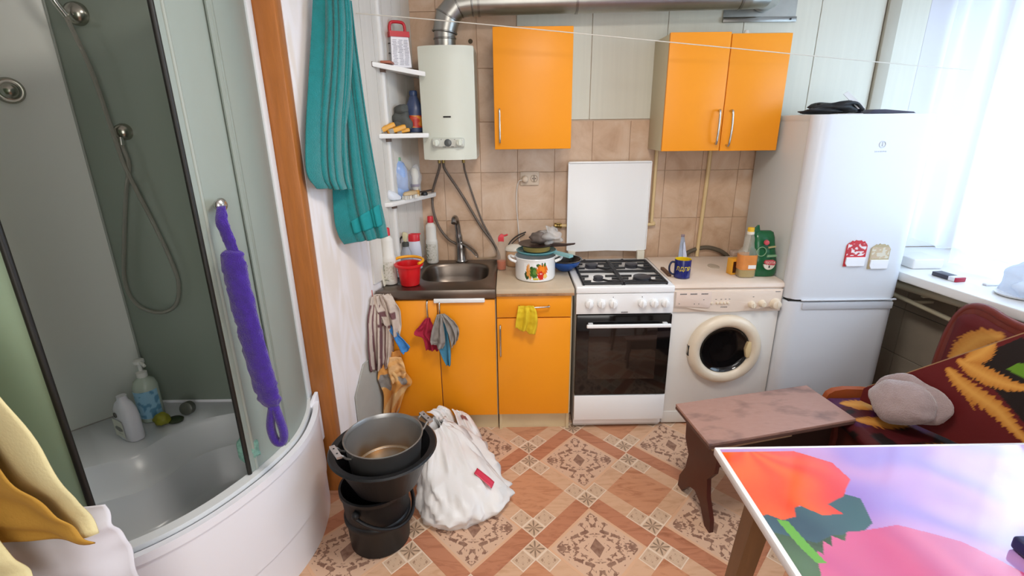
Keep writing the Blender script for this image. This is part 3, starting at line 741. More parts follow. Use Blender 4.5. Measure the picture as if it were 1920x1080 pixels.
m_red = mat('red_plastic', '#c3202c', 0.35); m_alu = mat('grater_steel', '#cfcdd2', 0.4, metal=0.4)
t = thing('box_grater', 'metal box grater with red plastic top handle on the highest shelf', 'grater', (0.128, -0.245, 1.922), R(26))
def frus(m, w0, d0, z0, w1, d1, z1):
    return m.loft([[(sx*w0, sy*d0, z0) for sx, sy in ((-1, -1), (1, -1), (1, 1), (-1, 1))], [(sx*w1, sy*d1, z1) for sx, sy in ((-1, -1), (1, -1), (1, 1), (-1, 1))]])
obj('body', frus(M(), 0.050, 0.040, 0.0, 0.044, 0.034, 0.142), m_alu, t, 30, local=True)
obj('top_cap', frus(M(), 0.050, 0.040, 0.140, 0.049, 0.039, 0.165), m_red, t, 30, local=True)
obj('handle', M().tube([(-0.038, 0, 0.163), (-0.037, 0, 0.194), (-0.024, 0, 0.210), (0.024, 0, 0.210), (0.037, 0, 0.194), (0.038, 0, 0.163)], 0.0075, 10, 4), m_red, t, 60, local=True)
gs = M(); random.seed(3)
for r_ in range(17):
    for c_ in range(3):
        x = -0.028+0.028*c_+random.uniform(-.004, .004); z = 0.012+0.007*r_; y = -0.0402+0.0422*z
        gs.box(x-0.010, x+0.010, y-0.0012, y+0.001, z, z+0.0022)
obj('grating_holes', gs, mat('grating_shadow', '#85848c', 0.5, metal=0.5), t, 0, kind='stuff', local=True)
for z in (0.02, 0.065, 0.11):
    obj('slicer_blade', M().tube([(-0.0495+0.0422*z, -0.022, z), (-0.054+0.0422*z, -0.009, z+0.002), (-0.054+0.0422*z, 0.009, z+0.002), (-0.0495+0.0422*z, 0.022, z)], 0.0022, 6), m_dark, t, 60, local=True)
tag(obj('soap_dish', M().box(0.060, 0.112, -0.385, -0.30, 1.932, 1.944, 0.004), mat('terracotta_plastic', '#b06a52', 0.5)), 'flat terracotta coloured dish beside the grater on the highest shelf', 'dish')

# middle shelf
m_greybag = mat('dark_grey_cloth', '#50524f', 0.8, bump=0.5, bs=30)
g = M(); g.ell((0.118, -0.265, 1.660), 0.055, 0.04, 0.062, 28, 20, 0.35, 2); g.ell((0.125, -0.27, 1.722), 0.036, 0.032, 0.026, 24, 16, 0.3, 5); g.ell((0.098, -0.30, 1.632), 0.05, 0.03, 0.034, 22, 14, 0.3, 6)
tag(obj('rolled_cloth', g, m_greybag, None, 180), 'dark grey bundled cloth behind the yellow sponges on the middle shelf', 'cloth')
m_spk = mat('yellow_wrapper', '#e2a23a', 0.35, var=0.12, vs=14); m_grey = mat('grey_label', '#9a9388', 0.5)
for i, (x, y, z, rz, ry, l_, lab) in enumerate(((0.055, -0.375, 1.632, 35, -22, 0.105, 'leftmost yellow wrapped sponge pack, lying tilted on the middle shelf'), (0.105, -0.35, 1.626, 32, -16, 0.10, 'middle yellow wrapped sponge pack with grey label on the middle shelf'), (0.128, -0.315, 1.618, 28, -8, 0.075, 'smallest yellow sponge pack lying nearest to the dark blue bottle'))):
    mt = Matrix.Translation((x, y, z)) @ Matrix.Rotation(R(rz), 4, 'Z') @ Matrix.Rotation(R(ry), 4, 'Y')
    t = thing('sponge_pack', lab, 'sponge pack', (x, y, 1.606), group='yellow sponge packs on the middle shelf')
    h_ = 0.012 if i < 2 else 0.010
    m = M().box(-l_/2, l_/2, -0.02, 0.02, -h_, h_, 0.007, 3, mt)
    obj('wrapper', m, m_spk, t, 50); obj('label', M().box(-l_/2+0.004, -l_/2+0.03, -0.0206, 0.0206, -h_-0.0006, h_+0.0006, 0.002, 1, mt), m_grey, t)
m_blueb = mat('dark_blue_plastic', '#425074', 0.35)
t = thing('cleaner_bottle', 'dark blue plastic bottle with orange and red label on the middle shelf', 'bottle', (0.176, -0.19, 1.606))
B = (0.176, -0.19, 0)
obj('body', M().lathe([(0.030, 1.6062), (0.046, 1.610), (0.0475, 1.62), (0.0475, 1.715), (0.045, 1.735), (0.032, 1.762), (0.022, 1.785), (0.019, 1.79), (0.019, 1.797)], B, 36, sy=0.85), m_blueb, t, 50)
obj('cap', M().lathe([(0.021, 1.793), (0.0215, 1.812), (0.017, 1.818)], B, 28), mat('blue_cap', '#33466e', 0.4), t)
def flame(u, v):
    d = math.sin(6*u+5*v+1.3*math.sin(7*v)); 
    return lin('#e89a3a') if d > 0.35 else lin('#c2322a') if d < -0.2 else lin('#e0662c')
lb = M(); lb.grid(lambda u, v: (B[0]+0.0482*math.cos(-2.05+1.6*u), B[1]+0.0482*0.85*math.sin(-2.05+1.6*u), 1.632+0.062*v), 24, 20, flame)
lbo = obj('label', lb, mat('printed_sheet', attr=True, rough=0.35), t, 180)
obj('label_title', M().patch(B, 0.0487, -1.95, -1.2, 1.674, 1.687, 8, 0.85), mat('label_red', '#d8533c', 0.4), lbo)
tag(obj('paper_scrap', M().prism([(0.16, -0.245), (0.225, -0.185), (0.24, -0.16), (0.20, -0.195)], 'z', 1.6062, 1.6075), mat('paper_white', '#e8e6e2', 0.7)), 'flat white paper scrap under the dark blue bottle', 'paper')

# lowest shelf
m_film = mat('clear_film', '#dfe3ea', 0.25, thin=0.72)
t = thing('water_bottle', 'large pale blue bottle with green cap in a clear bag, lowest shelf', 'bottle', (0.075, -0.24, 1.266))
B = (0.073, -0.24, 0)
obj('body', M().lathe([(0.040, 1.267), (0.050, 1.272), (0.051, 1.31), (0.0495, 1.335), (0.052, 1.36), (0.051, 1.39), (0.047, 1.42), (0.036, 1.45), (0.022, 1.463)], B, 32), mat('pale_blue_plastic', '#8fabdb', 0.3, var=0.15, vs=18), t, 60)
obj('cap', M().lathe([(0.021, 1.462), (0.021, 1.478), (0.017, 1.482)], B, 20), mat('pale_green_cap', '#78a882', 0.4), t)
fl = M(); fl.ell((0.072, -0.235, 1.365), 0.068, 0.062, 0.098, 28, 20, 0.35, 4); obj('bag_film', fl, m_film, t, 180)
m_wbag = mat('white_film_bag', '#dfe4ec', 0.35, var=0.06, vs=20)
bgm = M().loft([[(-0.02, -0.405, 1.336), (0.005, -0.41, 1.345), (0.0, -0.38, 1.34), (-0.005, -0.375, 1.336)], [(0.018, -0.445, 1.27), (0.05, -0.455, 1.335), (0.06, -0.40, 1.33), (0.04, -0.37, 1.27)],
                [(0.04, -0.44, 1.267), (0.075, -0.44, 1.305), (0.085, -0.38, 1.30), (0.07, -0.36, 1.267)], [(0.075, -0.41, 1.267), (0.098, -0.40, 1.28), (0.10, -0.37, 1.28), (0.09, -0.36, 1.267)]])
bgm = M().loft([[(0.04-0.012, -0.44, 1.268), (0.03, -0.44, 1.33), (0.042, -0.40, 1.335), (0.045, -0.37, 1.268)], [(0.05, -0.447, 1.268), (0.055, -0.445, 1.325), (0.065, -0.40, 1.328), (0.065, -0.365, 1.268)],
               [(0.075, -0.43, 1.268), (0.08, -0.42, 1.305), (0.09, -0.38, 1.305), (0.085, -0.36, 1.268)], [(0.10, -0.38, 1.268), (0.102, -0.375, 1.282), (0.104, -0.36, 1.282), (0.10, -0.355, 1.268)]])
tag(obj('plastic_bag', bgm, m_wbag, None, 60, sub=2), 'small crumpled white plastic bag at the left end of the lowest shelf', 'bag')
bpy.data.objects['plastic_bag'].location.y += 0.035
t = thing('plastic_container', 'small cream and white container in clear wrap beside the pale blue bottle', 'container', (0.155, -0.18, 1.266))
obj('base', M().box(0.128, 0.172, -0.20, -0.155, 1.2665, 1.30, 0.006), mat('ochre_plastic', '#c9984e', 0.5), t)
obj('body', M().lathe([(0.018, 1.30), (0.022, 1.315), (0.018, 1.35), (0.024, 1.375), (0.020, 1.405), (0.01, 1.42)], (0.15, -0.178, 0), 20), mat('cream_plastic', '#e2dccb', 0.4), t, 60)
obj('band', M().lathe([(0.025, 1.318), (0.027, 1.325), (0.025, 1.332)], (0.15, -0.178, 0), 20), mat('mauve_band', '#7c6a80', 0.5), t)
fl = M(); fl.ell((0.15, -0.178, 1.355), 0.036, 0.034, 0.075, 22, 16, 0.3, 9); obj('wrap_film', fl, m_film, t, 180)
t = thing('scrub_brush', 'beige oval scrub brush with white bristles on the lowest shelf', 'brush', (0.14, -0.285, 1.266), R(55))
brs = M(); random.seed(5)
for i in range(70):
    x, y = random.uniform(-.048, .048), random.uniform(-.017, .017); brs.cyl((x, y, 0.0005), (x*0.95, y*0.95, 0.02), 0.0022, n=5)
obj('bristles', brs, mat('white_bristle', '#e6e4dc', 0.6), t, 0, kind='stuff', local=True)
obj('back', M().lathe([(0.02, 0.018), (0.05, 0.022), (0.052, 0.030), (0.04, 0.038), (0.015, 0.041)], (0, 0, 0), 28, sy=0.42), mat('beige_wood', '#c7ad85', 0.5), t, 60, local=True)
t = thing('hair_clip', 'dark brown plastic clip lying at the right end of the lowest shelf', 'clip', (0.205, -0.14, 1.266), R(60))
obj('arm', M().box(-0.05, 0.045, -0.008, 0.008, 0.018, 0.026, 0.003), mat('dark_brown_plastic', '#352824', 0.4), t, local=True)
obj('ring', M().lathe([(0.018, 0.0005), (0.019, 0.01), (0.014, 0.018), (0.009, 0.018), (0.01, 0.0005)], (-0.02, 0, 0), 20), mat('black_plastic', '#17171a', 0.4), t, local=True)

# ------------------------------------------------------------------ sink top
m_btl = mat('white_bottle_plastic', '#dedbd4', 0.4); m_rcap = mat('red_cap', '#cf2430', 0.35)
def label_cols(seed):
    def f(u, v):
        n = noise.noise(Vector((u*9+seed, v*14, seed)))
        if 0.04 < v < 0.09: return lin('#5a5e56') if (u*23) % 1 < 0.55 else lin('#d8d5cc')
        return lin('#6f7758') if (u < 0.28 and n > 0.05) else lin('#d3cfc6') if n < 0.15 else lin('#bcb8a8')
    return f
m_print = MATS['printed_sheet']
def toilet_cleaner(x, y, z, h, r, label, tilt=0):
    t = thing('cleaner_bottle', label, 'bottle', (x, y, z), group='white cleaner bottles with red caps')
    k = h/0.29; c = (x, y, z)
    obj('body', M().lathe([(r*0.86, 0.0005), (r, 0.006), (r, 0.135*k), (r*0.95, 0.145*k), (r*0.86, 0.150*k), (r*0.84, 0.225*k), (r*0.80, 0.235*k), (r*0.42, 0.252*k), (r*0.40, 0.256*k)], c, 32, sy=0.85), m_btl, t, 45)
    obj('cap', M().lathe([(r*0.50, 0.252*k), (r*0.48, 0.285*k), (r*0.40, 0.29*k)], c, 24), m_rcap, t)
    m = M(); m.grid(lambda u, v: (x+r*1.012*math.cos(-2.75+2.1*u), y+r*0.86*math.sin(-2.75+2.1*u), z+(0.018+0.105*v)*k), 22, 26, label_cols(x*10))
    obj('label', m, m_print, t, 180); return t
toilet_cleaner(0.040, -0.485, 0.847, 0.30, 0.0375, 'white cleaner bottle with red cap at the left front corner of the sink')
toilet_cleaner(0.206, -0.075, 0.847, 0.285, 0.036, 'white cleaner bottle with red cap standing left of the faucet')
t = thing('trigger_bottle', 'clear spray bottle with beige trigger head behind the red toy bucket', 'spray bottle', (0.098, -0.31, 0.847))
c = (0.098, -0.31, 0.847)
obj('body', M().lathe([(0.03, 0.0005), (0.037, 0.005), (0.037, 0.085), (0.030, 0.125), (0.017, 0.155), (0.015, 0.165)], c, 28, sy=0.75), mat('greyish_clear_plastic', '#b3b5bd', 0.2, thin=0.35), t, 60)
obj('collar', M().lathe([(0.0185, 0.160), (0.0185, 0.182), (0.014, 0.184)], c, 20), mat('dark_grey_plastic', '#40423e', 0.5), t)
m_beige = mat('beige_plastic', '#cfc6a2', 0.45)
hd = M().loft([[(c[0]+dx, c[1]+dy, c[2]+dz) for dx, dy, dz in r_] for r_ in (
    [(-.013, -.011, .182), (.015, -.011, .182), (.015, .011, .182), (-.013, .011, .182)], [(-.017, -.011, .205), (.012, -.011, .205), (.012, .011, .205), (-.017, .011, .205)],
    [(-.020, -.012, .222), (.026, -.012, .222), (.026, .012, .222), (-.020, .012, .222)], [(-.014, -.009, .246), (.010, -.009, .24), (.010, .009, .24), (-.014, .009, .246)])])
obj('trigger_head', hd, m_beige, t, 60, sub=1)
obj('trigger', M().tube([(c[0]-.016, c[1], c[2]+.215), (c[0]-.028, c[1], c[2]+.20), (c[0]-.030, c[1], c[2]+.178)], 0.005, 8, 3), m_dark, t, 60)
obj('label', M().patch(c, 0.0378, -2.2, -1.0, 0.87, 0.925, 10, 0.75), mat('blue_white_label', '#c2cfe0', 0.4, var=0.5, vs=30), t, 180)
t = thing('powder_bottle', 'white plastic bottle with wide red lid between spray bottle and wall panel', 'bottle', (0.118, -0.2, 0.847))
c = (0.123, -0.20, 0.847)
obj('body', M().lathe([(0.034, 0.0005), (0.040, 0.005), (0.040, 0.13), (0.034, 0.168), (0.032, 0.172)], c, 30, sy=0.7), mat('bluish_white_plastic', '#d5d6e2', 0.4), t, 50)
obj('lid', M().lathe([(0.036, 0.166), (0.036, 0.20), (0.033, 0.206)], c, 30, sy=0.72), m_rcap, t)
obj('lid_tab', M().box(c[0]-0.01, c[0]+0.042, c[1]-0.012, c[1]+0.01, c[2]+0.203, c[2]+0.209, 0.002), m_rcap, t)
t = thing('toy_bucket', 'small red plastic toy bucket with yellow handle beside the sink bowl', 'bucket', (0.147, -0.50, 0.847))
c = (0.147, -0.502, 0.847)
obj('pail', M().lathe([(0.046, 0.0005), (0.049, 0.004), (0.061, 0.098), (0.074, 0.104), (0.076, 0.113), (0.072, 0.116), (0.060, 0.114), (0.047, 0.008), (0.0, 0.008)], c, 36, cap1=False), mat('toy_red', '#d4161e', 0.35), t, 50)
obj('handle', M().tube([(c[0]+0.074*math.cos(a), c[1]+0.070*math.sin(a), c[2]+0.122+0.012*math.sin(a*0.5+0.5)) for a in [R(d) for d in range(-38, 176, 12)]] , 0.0075, 10, 3), mat('toy_yellow', '#eda41c', 0.4), t, 60)
tag(obj('white_board', M().prism([(0.0, 0), (0.006, 0), (-0.018, 0.25), (-0.026, 0.25)], 'y', -0.505, -0.44, 0.001), mat('ivory_plastic', '#e4dfcd', 0.4)), 'narrow ivory board standing against the wall left of the white bottles', 'board')
bpy.data.objects['white_board'].location = (0.003, -0.50, 0.847)

# ------------------------------------------------------------------ worktop between sink and cooker
t = thing('trigger_bottle', 'clear spray bottle with red trigger and orange liquid by the sink edge', 'spray bottle', (0.628, -0.24, 0.846))
c = (0.626, -0.24, 0.846)
obj('bottle', M().lathe([(0.024, 0.0005), (0.027, 0.004), (0.027, 0.10), (0.022, 0.135), (0.015, 0.165), (0.015, 0.17)], c, 28), mat('clear_plastic', '#d9c6b4', 0.2, thin=0.75), t, 60)
obj('liquid', M().lathe([(0.023, 0.003), (0.0255, 0.006), (0.0255, 0.052), (0.02, 0.053)], c, 28), mat('orange_liquid', '#c8562c', 0.3), t)
hd = M().loft([[(c[0]+dx, c[1]+dy, c[2]+dz) for dx, dy, dz in r_] for r_ in (
    [(-.016, -.011, .166), (.016, -.011, .166), (.016, .011, .166), (-.016, .011, .166)], [(-.017, -.011, .188), (.016, -.011, .188), (.016, .011, .188), (-.017, .011, .188)],
    [(-.010, -.010, .200), (.018, -.010, .200), (.018, .010, .200), (-.010, .010, .200)], [(.0, -.006, .208), (.006, -.006, .208), (.006, .006, .208), (.0, .006, .208)])])
obj('trigger_head', hd, m_rcap, t, 40)
obj('nozzle', M().tube([(c[0]+.012, c[1], c[2]+.197), (c[0]+.028, c[1], c[2]+.200), (c[0]+.038, c[1], c[2]+.205)], 0.005, 8), m_rcap, t, 60)
t = thing('canister', 'beige plastic canister under a white bowl lid behind the enamel pot', 'canister', (0.70, -0.15, 0.846))
c = (0.70, -0.15, 0.846)
obj('body', M().lathe([(0.045, 0.0005), (0.05, 0.005), (0.052, 0.085), (0.05, 0.09)], c, 32), mat('peach_beige_plastic', '#c89f79', 0.45), t, 50)
t = thing('white_bowl', 'small white oval plastic bowl lying upside down on the beige canister', 'bowl', (0.70, -0.15, 0.937))
obj('shell', M().lathe([(0.055, 0.0), (0.059, 0.004), (0.053, 0.022), (0.03, 0.034), (0.0, 0.037)], (0.703, -0.155, 0.937), 32, sy=0.8, cap1=False), mat('warm_white_plastic', '#e3ddd0', 0.35), t, 50)
m_cable = mat('black_cable', '#221c1a', 0.5)
tag(obj('cable', M().tube([(0.655, -0.06, 0.90), (0.675, -0.04, 0.955), (0.72, -0.03, 0.995), (0.775, -0.025, 1.018)], 0.004, 8, 6).tube([(0.66, -0.055, 0.905), (0.69, -0.035, 0.95), (0.73, -0.028, 0.982), (0.768, -0.024, 1.005)], 0.003, 8, 6), m_cable, None, 60, kind='stuff'), 'pair of black cables arching from the worktop to the tiles', 'cable')

# enamel pot with printed vegetables and the stack on it
t = thing('enamel_pot', 'white enamel pot with printed vegetables and two loop handles on the worktop', 'pot', (0.812, -0.40, 0.846))
c = (0.812, -0.40, 0.846)
obj('body', M().lathe([(0.095, 0.0005), (0.104, 0.004), (0.108, 0.016), (0.108, 0.112), (0.112, 0.124), (0.110, 0.127), (0.104, 0.122), (0.103, 0.012), (0.0, 0.008)], c, 48, cap1=False), m_wenam, t, 50)
for s in (-1, 1):
    obj('loop_handle', M().tube([(c[0]+s*0.104, c[1]-0.042, c[2]+0.10), (c[0]+s*0.132, c[1]-0.038, c[2]+0.112), (c[0]+s*0.142, c[1], c[2]+0.116), (c[0]+s*0.132, c[1]+0.038, c[2]+0.112), (c[0]+s*0.104, c[1]+0.042, c[2]+0.10)], 0.008, 10, 5), m_wenam, t, 60)
VEG = [(-0.46, 0.030, 0.16, 0.022, '#2f4a26'), (-0.40, 0.055, 0.12, 0.030, '#e0903c'), (-0.30, 0.040, 0.12, 0.030, '#df9a4a'), (-0.36, 0.072, 0.05, 0.018, '#e6b27a'), (-0.22, 0.066, 0.12, 0.010, '#31551f'),
       (-0.10, 0.044, 0.26, 0.028, '#3c6a2a'), (-0.07, 0.048, 0.12, 0.014, '#5f8c3c'), (0.10, 0.080, 0.13, 0.009, '#33602a'), (0.30, 0.055, 0.36, 0.030, '#e2701e'), (0.30, 0.060, 0.16, 0.026, '#ee8a2c'), (0.30, 0.085, 0.04, 0.014, '#2d4a22'), (0.44, 0.084, 0.06, 0.012, '#3c6a34'),
       (0.23, 0.028, 0.20, 0.024, '#cf2f22'), (0.46, 0.024, 0.13, 0.012, '#e8c06a'), (-0.02, 0.012, 0.20, 0.006, '#c8b83a'), (0.20, 0.038, 0.022, 0.004, '#f2efe6'), (0.27, 0.038, 0.022, 0.004, '#f2efe6')]
def veg(u, v):
    a = -0.62+1.24*u; z = 0.006+0.09*v; col = lin('#efefef')
    for va, vz, ra, rz_, h in VEG:
        if ((a-va)/ra*1.25)**2+((z-vz)/rz_)**2 < 1+0.25*math.sin(a*70+z*300): col = lin(h)
    return col
m = M(); m.grid(lambda u, v: (c[0]+0.1086*math.sin(-0.62+1.24*u), c[1]-0.1086*math.cos(-0.62+1.24*u), c[2]+0.016+0.092*v), 120, 70, lambda u, v: veg(u, v*0.95+0.02))
obj('vegetable_print', m, mat('enamel_print', attr=True, rough=0.2), t, 180)
m_teal = mat('teal_enamel', '#5f9aa2', 0.35)
t = thing('teal_pan', 'teal frying pan with a flat handle lying across the enamel pot', 'pan', (0.82, -0.38, 0.974))
c = (0.82, -0.375, 0.976)
obj('dish', M().lathe([(0.075, 0.0), (0.10, 0.006), (0.110, 0.018), (0.106, 0.021), (0.095, 0.010), (0.0, 0.006)], c, 44, cap1=False), m_teal, t, 50)
obj('handle', M().loft([[(c[0]+x, c[1]+y, c[2]+z) for x, y, z in r_] for r_ in ([(.085, -.055, .008), (.105, -.030, .008), (.105, -.030, .019), (.085, -.055, .019)], [(.165, -.125, .0), (.188, -.100, .0), (.188, -.100, .014), (.165, -.125, .014)])]), mat('pale_teal_handle', '#86b9bd', 0.4), t)
t = thing('brown_pan', 'dark brown frying pan with gold sides stacked on the teal pan', 'pan', (0.82, -0.36, 0.99))
c = (0.822, -0.355, 0.986)
obj('side', M().lathe([(0.060, 0.0), (0.072, 0.004), (0.078, 0.032), (0.076, 0.032), (0.0, 0.030)], c, 40, cap1=False), mat('gold_metal', '#c9a75f', 0.35, metal=0.35), t, 50)
m_brown = mat('dark_brown_enamel', '#33201a', 0.4)
obj('rim', M().lathe([(0.080, 0.030), (0.098, 0.037), (0.100, 0.041), (0.085, 0.039), (0.0, 0.033)], c, 44, cap1=False), m_brown, t, 50)
obj('handle', M().loft([[(c[0]+x, c[1]+y, c[2]+z) for x, y, z in r_] for r_ in ([(.07, -.04, .026), (.095, .0, .026), (.095, .0, .042), (.07, -.04, .042)], [(.145, -.06, .034), (.155, -.04, .034), (.155, -.04, .046), (.145, -.06, .046)], [(.195, -.075, .046), (.202, -.065, .046), (.202, -.065, .054), (.195, -.075, .054)])]), m_brown, t)
t = thing('plastic_bag', 'crumpled clear plastic bag with dark contents on top of the stacked pans', 'bag', (0.86, -0.34, 1.03))
gg = M(); gg.ell((0.845, -0.345, 1.055), 0.062, 0.05, 0.036, 24, 16, 0.4, 12); obj('contents', gg, mat('grey_brown_contents', '#6d625c', 0.6), t, 180)
gg = M(); gg.ell((0.895, -0.35, 1.055), 0.065, 0.055, 0.045, 30, 22, 0.7, 13); obj('film', gg, mat('milky_film', '#d9d6d2', 0.25, thin=0.55), t, 180)
f = drape([(0.868, -0.36, 1.125), (0.88, -0.37, 1.09), (0.885, -0.37, 1.05)], [(0.905, -0.35, 1.11), (0.915, -0.36, 1.08), (0.93, -0.36, 1.045)], 0.008, 2.5, 1, rough=0.012)
obj('bag_neck', M().grid(f, 20, 10), mat('milky_film', thin=0.55), t, 180, solid=0.001)
m_bl = mat('blue_enamel', '#1d4e96', 0.3)
t = thing('blue_bowl', 'blue enamel bowl with glossy black inside between pot and cooker', 'bowl', (0.985, -0.26, 0.846))
c = (0.986, -0.275, 0.846)
obj('outside', M().lathe([(0.030, 0.0005), (0.037, 0.004), (0.078, 0.035), (0.094, 0.064), (0.093, 0.067)], c, 44, cap1=False), m_bl, t, 50)
obj('inside', M().lathe([(0.096, 0.064), (0.099, 0.069), (0.091, 0.069), (0.072, 0.036), (0.034, 0.010), (0.0, 0.008)], c, 44, cap0=False, cap1=False), mat('black_enamel', '#0f0f11', 0.2), t, 50)

# ------------------------------------------------------------------ wall services
m_sock = mat('beige_socket', '#d6c3ae', 0.4)
t = thing('wall_socket', 'beige double wall socket with a plug in its left half', 'socket', (0.796, -0.007, 1.30))
obj('plate', M().box(0.741, 0.853, -0.022, -0.0072, 1.297, 1.377, 0.006), m_sock, t)
obj('outlet', M().lathe([(0.022, 0.0218), (0.022, 0.024), (0.019, 0.024), (0.017, 0.0185), (0.0, 0.0185)], (0.824, 0, 1.337), 28, 'y', False, False), mat('socket_ring', '#b39c86', 0.5), t)
for dx in (-0.008, 0.008): obj('outlet_hole', M().lathe([(0.003, 0.0215), (0.003, 0.0245)], (0.824+dx, 0, 1.337), 10, 'y'), m_dark, t)
obj('earth_clip', M().box(0.8225, 0.8255, -0.0255, -0.021, 1.318, 1.356), m_dark, t)
t = thing('power_cord', 'white power cord hanging down the tiles from the plug', 'cord', (0.776, -0.03, 0.9))
obj('plug', M().lathe([(0.021, 0.022), (0.021, 0.040), (0.016, 0.050), (0.010, 0.054)], (0.770, 0, 1.335), 24, 'y'), m_sock, t)
obj('cable', M().tube([(0.762, -0.045, 1.332), (0.735, -0.04, 1.325), (0.722, -0.03, 1.28), (0.718, -0.02, 1.20), (0.726, -0.015, 1.08), (0.735, -0.02, 0.95), (0.738, -0.03, 0.852)], 0.0032, 8, 8), mat('white_cable', '#d9d0c6', 0.5), t, 60)
m_hose = mat('braided_hose', '#6d6259', 0.5, var=0.3, vs=220, metal=0.3)
HN = (('left grey braided water hose curving from the heater to the faucet', [(0.279, -0.06, 1.435), (0.272, -0.055, 1.40), (0.235, -0.045, 1.30), (0.222, -0.04, 1.25), (0.222, -0.04, 1.16), (0.25, -0.04, 1.06), (0.30, -0.035, 0.985), (0.35, -0.03, 0.95)], 0.0075),
      ('middle grey braided water hose running diagonally across the tiles', [(0.300, -0.06, 1.435), (0.31, -0.05, 1.39), (0.40, -0.03, 1.24), (0.50, -0.025, 1.06), (0.57, -0.025, 0.96), (0.605, -0.03, 0.89), (0.612, -0.03, 0.852)], 0.0075),
      ('thin dark gas hose running steeply from the heater to the worktop', [(0.416, -0.06, 1.435), (0.422, -0.045, 1.38), (0.455, -0.03, 1.26), (0.51, -0.025, 1.09), (0.565, -0.025, 0.98), (0.60, -0.04, 0.90), (0.606, -0.045, 0.851)], 0.0055))
for lab, pts, r_ in HN: tag(obj('hose', M().tube(pts, r_, 10, 8), m_hose, None, 60), lab, 'hose')
tag(obj('wire_loop', M().tube([(0.47, -0.03, 0.862), (0.53, -0.025, 0.858), (0.585, -0.03, 0.868), (0.598, -0.035, 0.90)], 0.004, 8, 6), mat('tan_wire', '#a58c6e', 0.5)), 'short tan hose lying along the back rim of the sink', 'hose')
m_gas = mat('cream_gas_pipe', '#d8bd8c', 0.4)
t = thing('gas_pipe', 'cream gas pipe running down right of the raised cooker lid', 'pipe', (1.53, -0.03, 0.95))
obj('tube', M().tube([(1.535, -0.028, 1.60), (1.535, -0.028, 1.12), (1.532, -0.028, 1.075), (1.51, -0.028, 1.055), (0.99, -0.03, 1.055)], 0.0105, 14, 6), m_gas, t, 60)
vv = M().lathe([(0.013, 0.0), (0.017, 0.003), (0.017, 0.016), (0.012, 0.02), (0.012, 0.03), (0.016, 0.033), (0.016, 0.045)], (0.945, -0.03, 1.055), 16, 'x')
obj('valve', vv, mat('dull_brass', '#9a8350', 0.4, metal=1), t)
obj('valve_lever', M().box(0.955, 0.985, -0.052, -0.044, 1.068, 1.075, 0.002), mat('dull_brass', metal=1), t)
tag(obj('gas_pipe', M().tube([(1.850, -0.025, 1.60), (1.846, -0.025, 1.30), (1.834, -0.025, 0.852)], 0.0115, 14, 2), m_gas, None, 60), 'cream vertical pipe on the tiles behind the washing machine', 'pipe')
tag(obj('drain_hose', M().tube([(1.72, -0.016, 0.80), (1.745, -0.018, 0.845), (1.80, -0.02, 0.885), (1.885, -0.02, 0.905), (1.97, -0.02, 0.885), (2.03, -0.018, 0.845), (2.05, -0.016, 0.80)], 0.013, 12, 6), mat('olive_grey_rubber', '#5d5344', 0.6), None, 60), 'grey drain hose arching up behind the washing machine', 'hose')

# ------------------------------------------------------------------ on the washing machine
t = thing('mug', 'dark blue mug with yellow inside and yellow lettering on the washing machine', 'mug', (1.598, -0.455, 0.851))
c = (1.598, -0.455, 0.851)
m_navy = mat('navy_glaze', '#22286a', 0.15)
obj('cup', M().lathe([(0.036, 0.0005), (0.042, 0.004), (0.043, 0.100), (0.0425, 0.102)], c, 44, cap1=False), m_navy, t, 50)
obj('inside', M().lathe([(0.0425, 0.102), (0.040, 0.101), (0.039, 0.010), (0.0, 0.008)], c, 44, cap0=False, cap1=False), mat('yellow_glaze', '#e5c31e', 0.2), t, 50)
obj('handle', M().tube([(c[0]-0.040, c[1]-0.004, c[2]+0.085), (c[0]-0.062, c[1]-0.008, c[2]+0.088), (c[0]-0.074, c[1]-0.010, c[2]+0.065), (c[0]-0.070, c[1]-0.010, c[2]+0.035), (c[0]-0.052, c[1]-0.008, c[2]+0.020), (c[0]-0.038, c[1]-0.004, c[2]+0.022)], 0.0052, 10, 5), mat('navy_dark', '#1a2040', 0.2), t, 60)
tm = text_mesh('ЛДПР', 0.026)
for v in tm.bm.verts:
    a = v.co.x/0.0435*1.05-0.20; z = v.co.y; rr = 0.0434+v.co.z
    v.co = Vector((c[0]+rr*math.sin(a), c[1]-rr*math.cos(a), c[2]+0.055+z*1.15))
obj('lettering', tm, mat('yellow_print', '#e8cf2a', 0.4), t, 0)
m_sil = mat('silver_foil', '#aab0bd', 0.3, metal=0.5, var=0.15, vs=25)
t = thing('coffee_pouch', 'folded silver foil pouch standing behind the navy mug', 'pouch', (1.676, -0.21, 0.851))
obj('pouch', M().loft([[(1.648, -0.235, 0.8515), (1.703, -0.225, 0.8515), (1.698, -0.185, 0.8515), (1.652, -0.19, 0.8515)], [(1.650, -0.225, 0.90), (1.701, -0.218, 0.90), (1.694, -0.195, 0.90), (1.656, -0.20, 0.90)], [(1.657, -0.21, 0.965), (1.692, -0.208, 0.965), (1.688, -0.202, 0.965), (1.661, -0.204, 0.965)], [(1.664, -0.206, 1.025), (1.680, -0.206, 1.018), (1.680, -0.203, 1.018), (1.664, -0.203, 1.025)]]), m_sil, t, 30)
obj('fold', M().loft([[(1.676, -0.232, 0.853), (1.704, -0.227, 0.853), (1.703, -0.2255, 0.853), (1.676, -0.230, 0.853)], [(1.677, -0.223, 0.91), (1.700, -0.2195, 0.91), (1.700, -0.217, 0.91), (1.677, -0.220, 0.91)], [(1.677, -0.2125, 0.985), (1.684, -0.2095, 0.985), (1.684, -0.207, 0.985), (1.677, -0.209, 0.985)]]), mat('pale_lilac_foil', '#c9cde0', 0.4, var=0.2, vs=40), t)
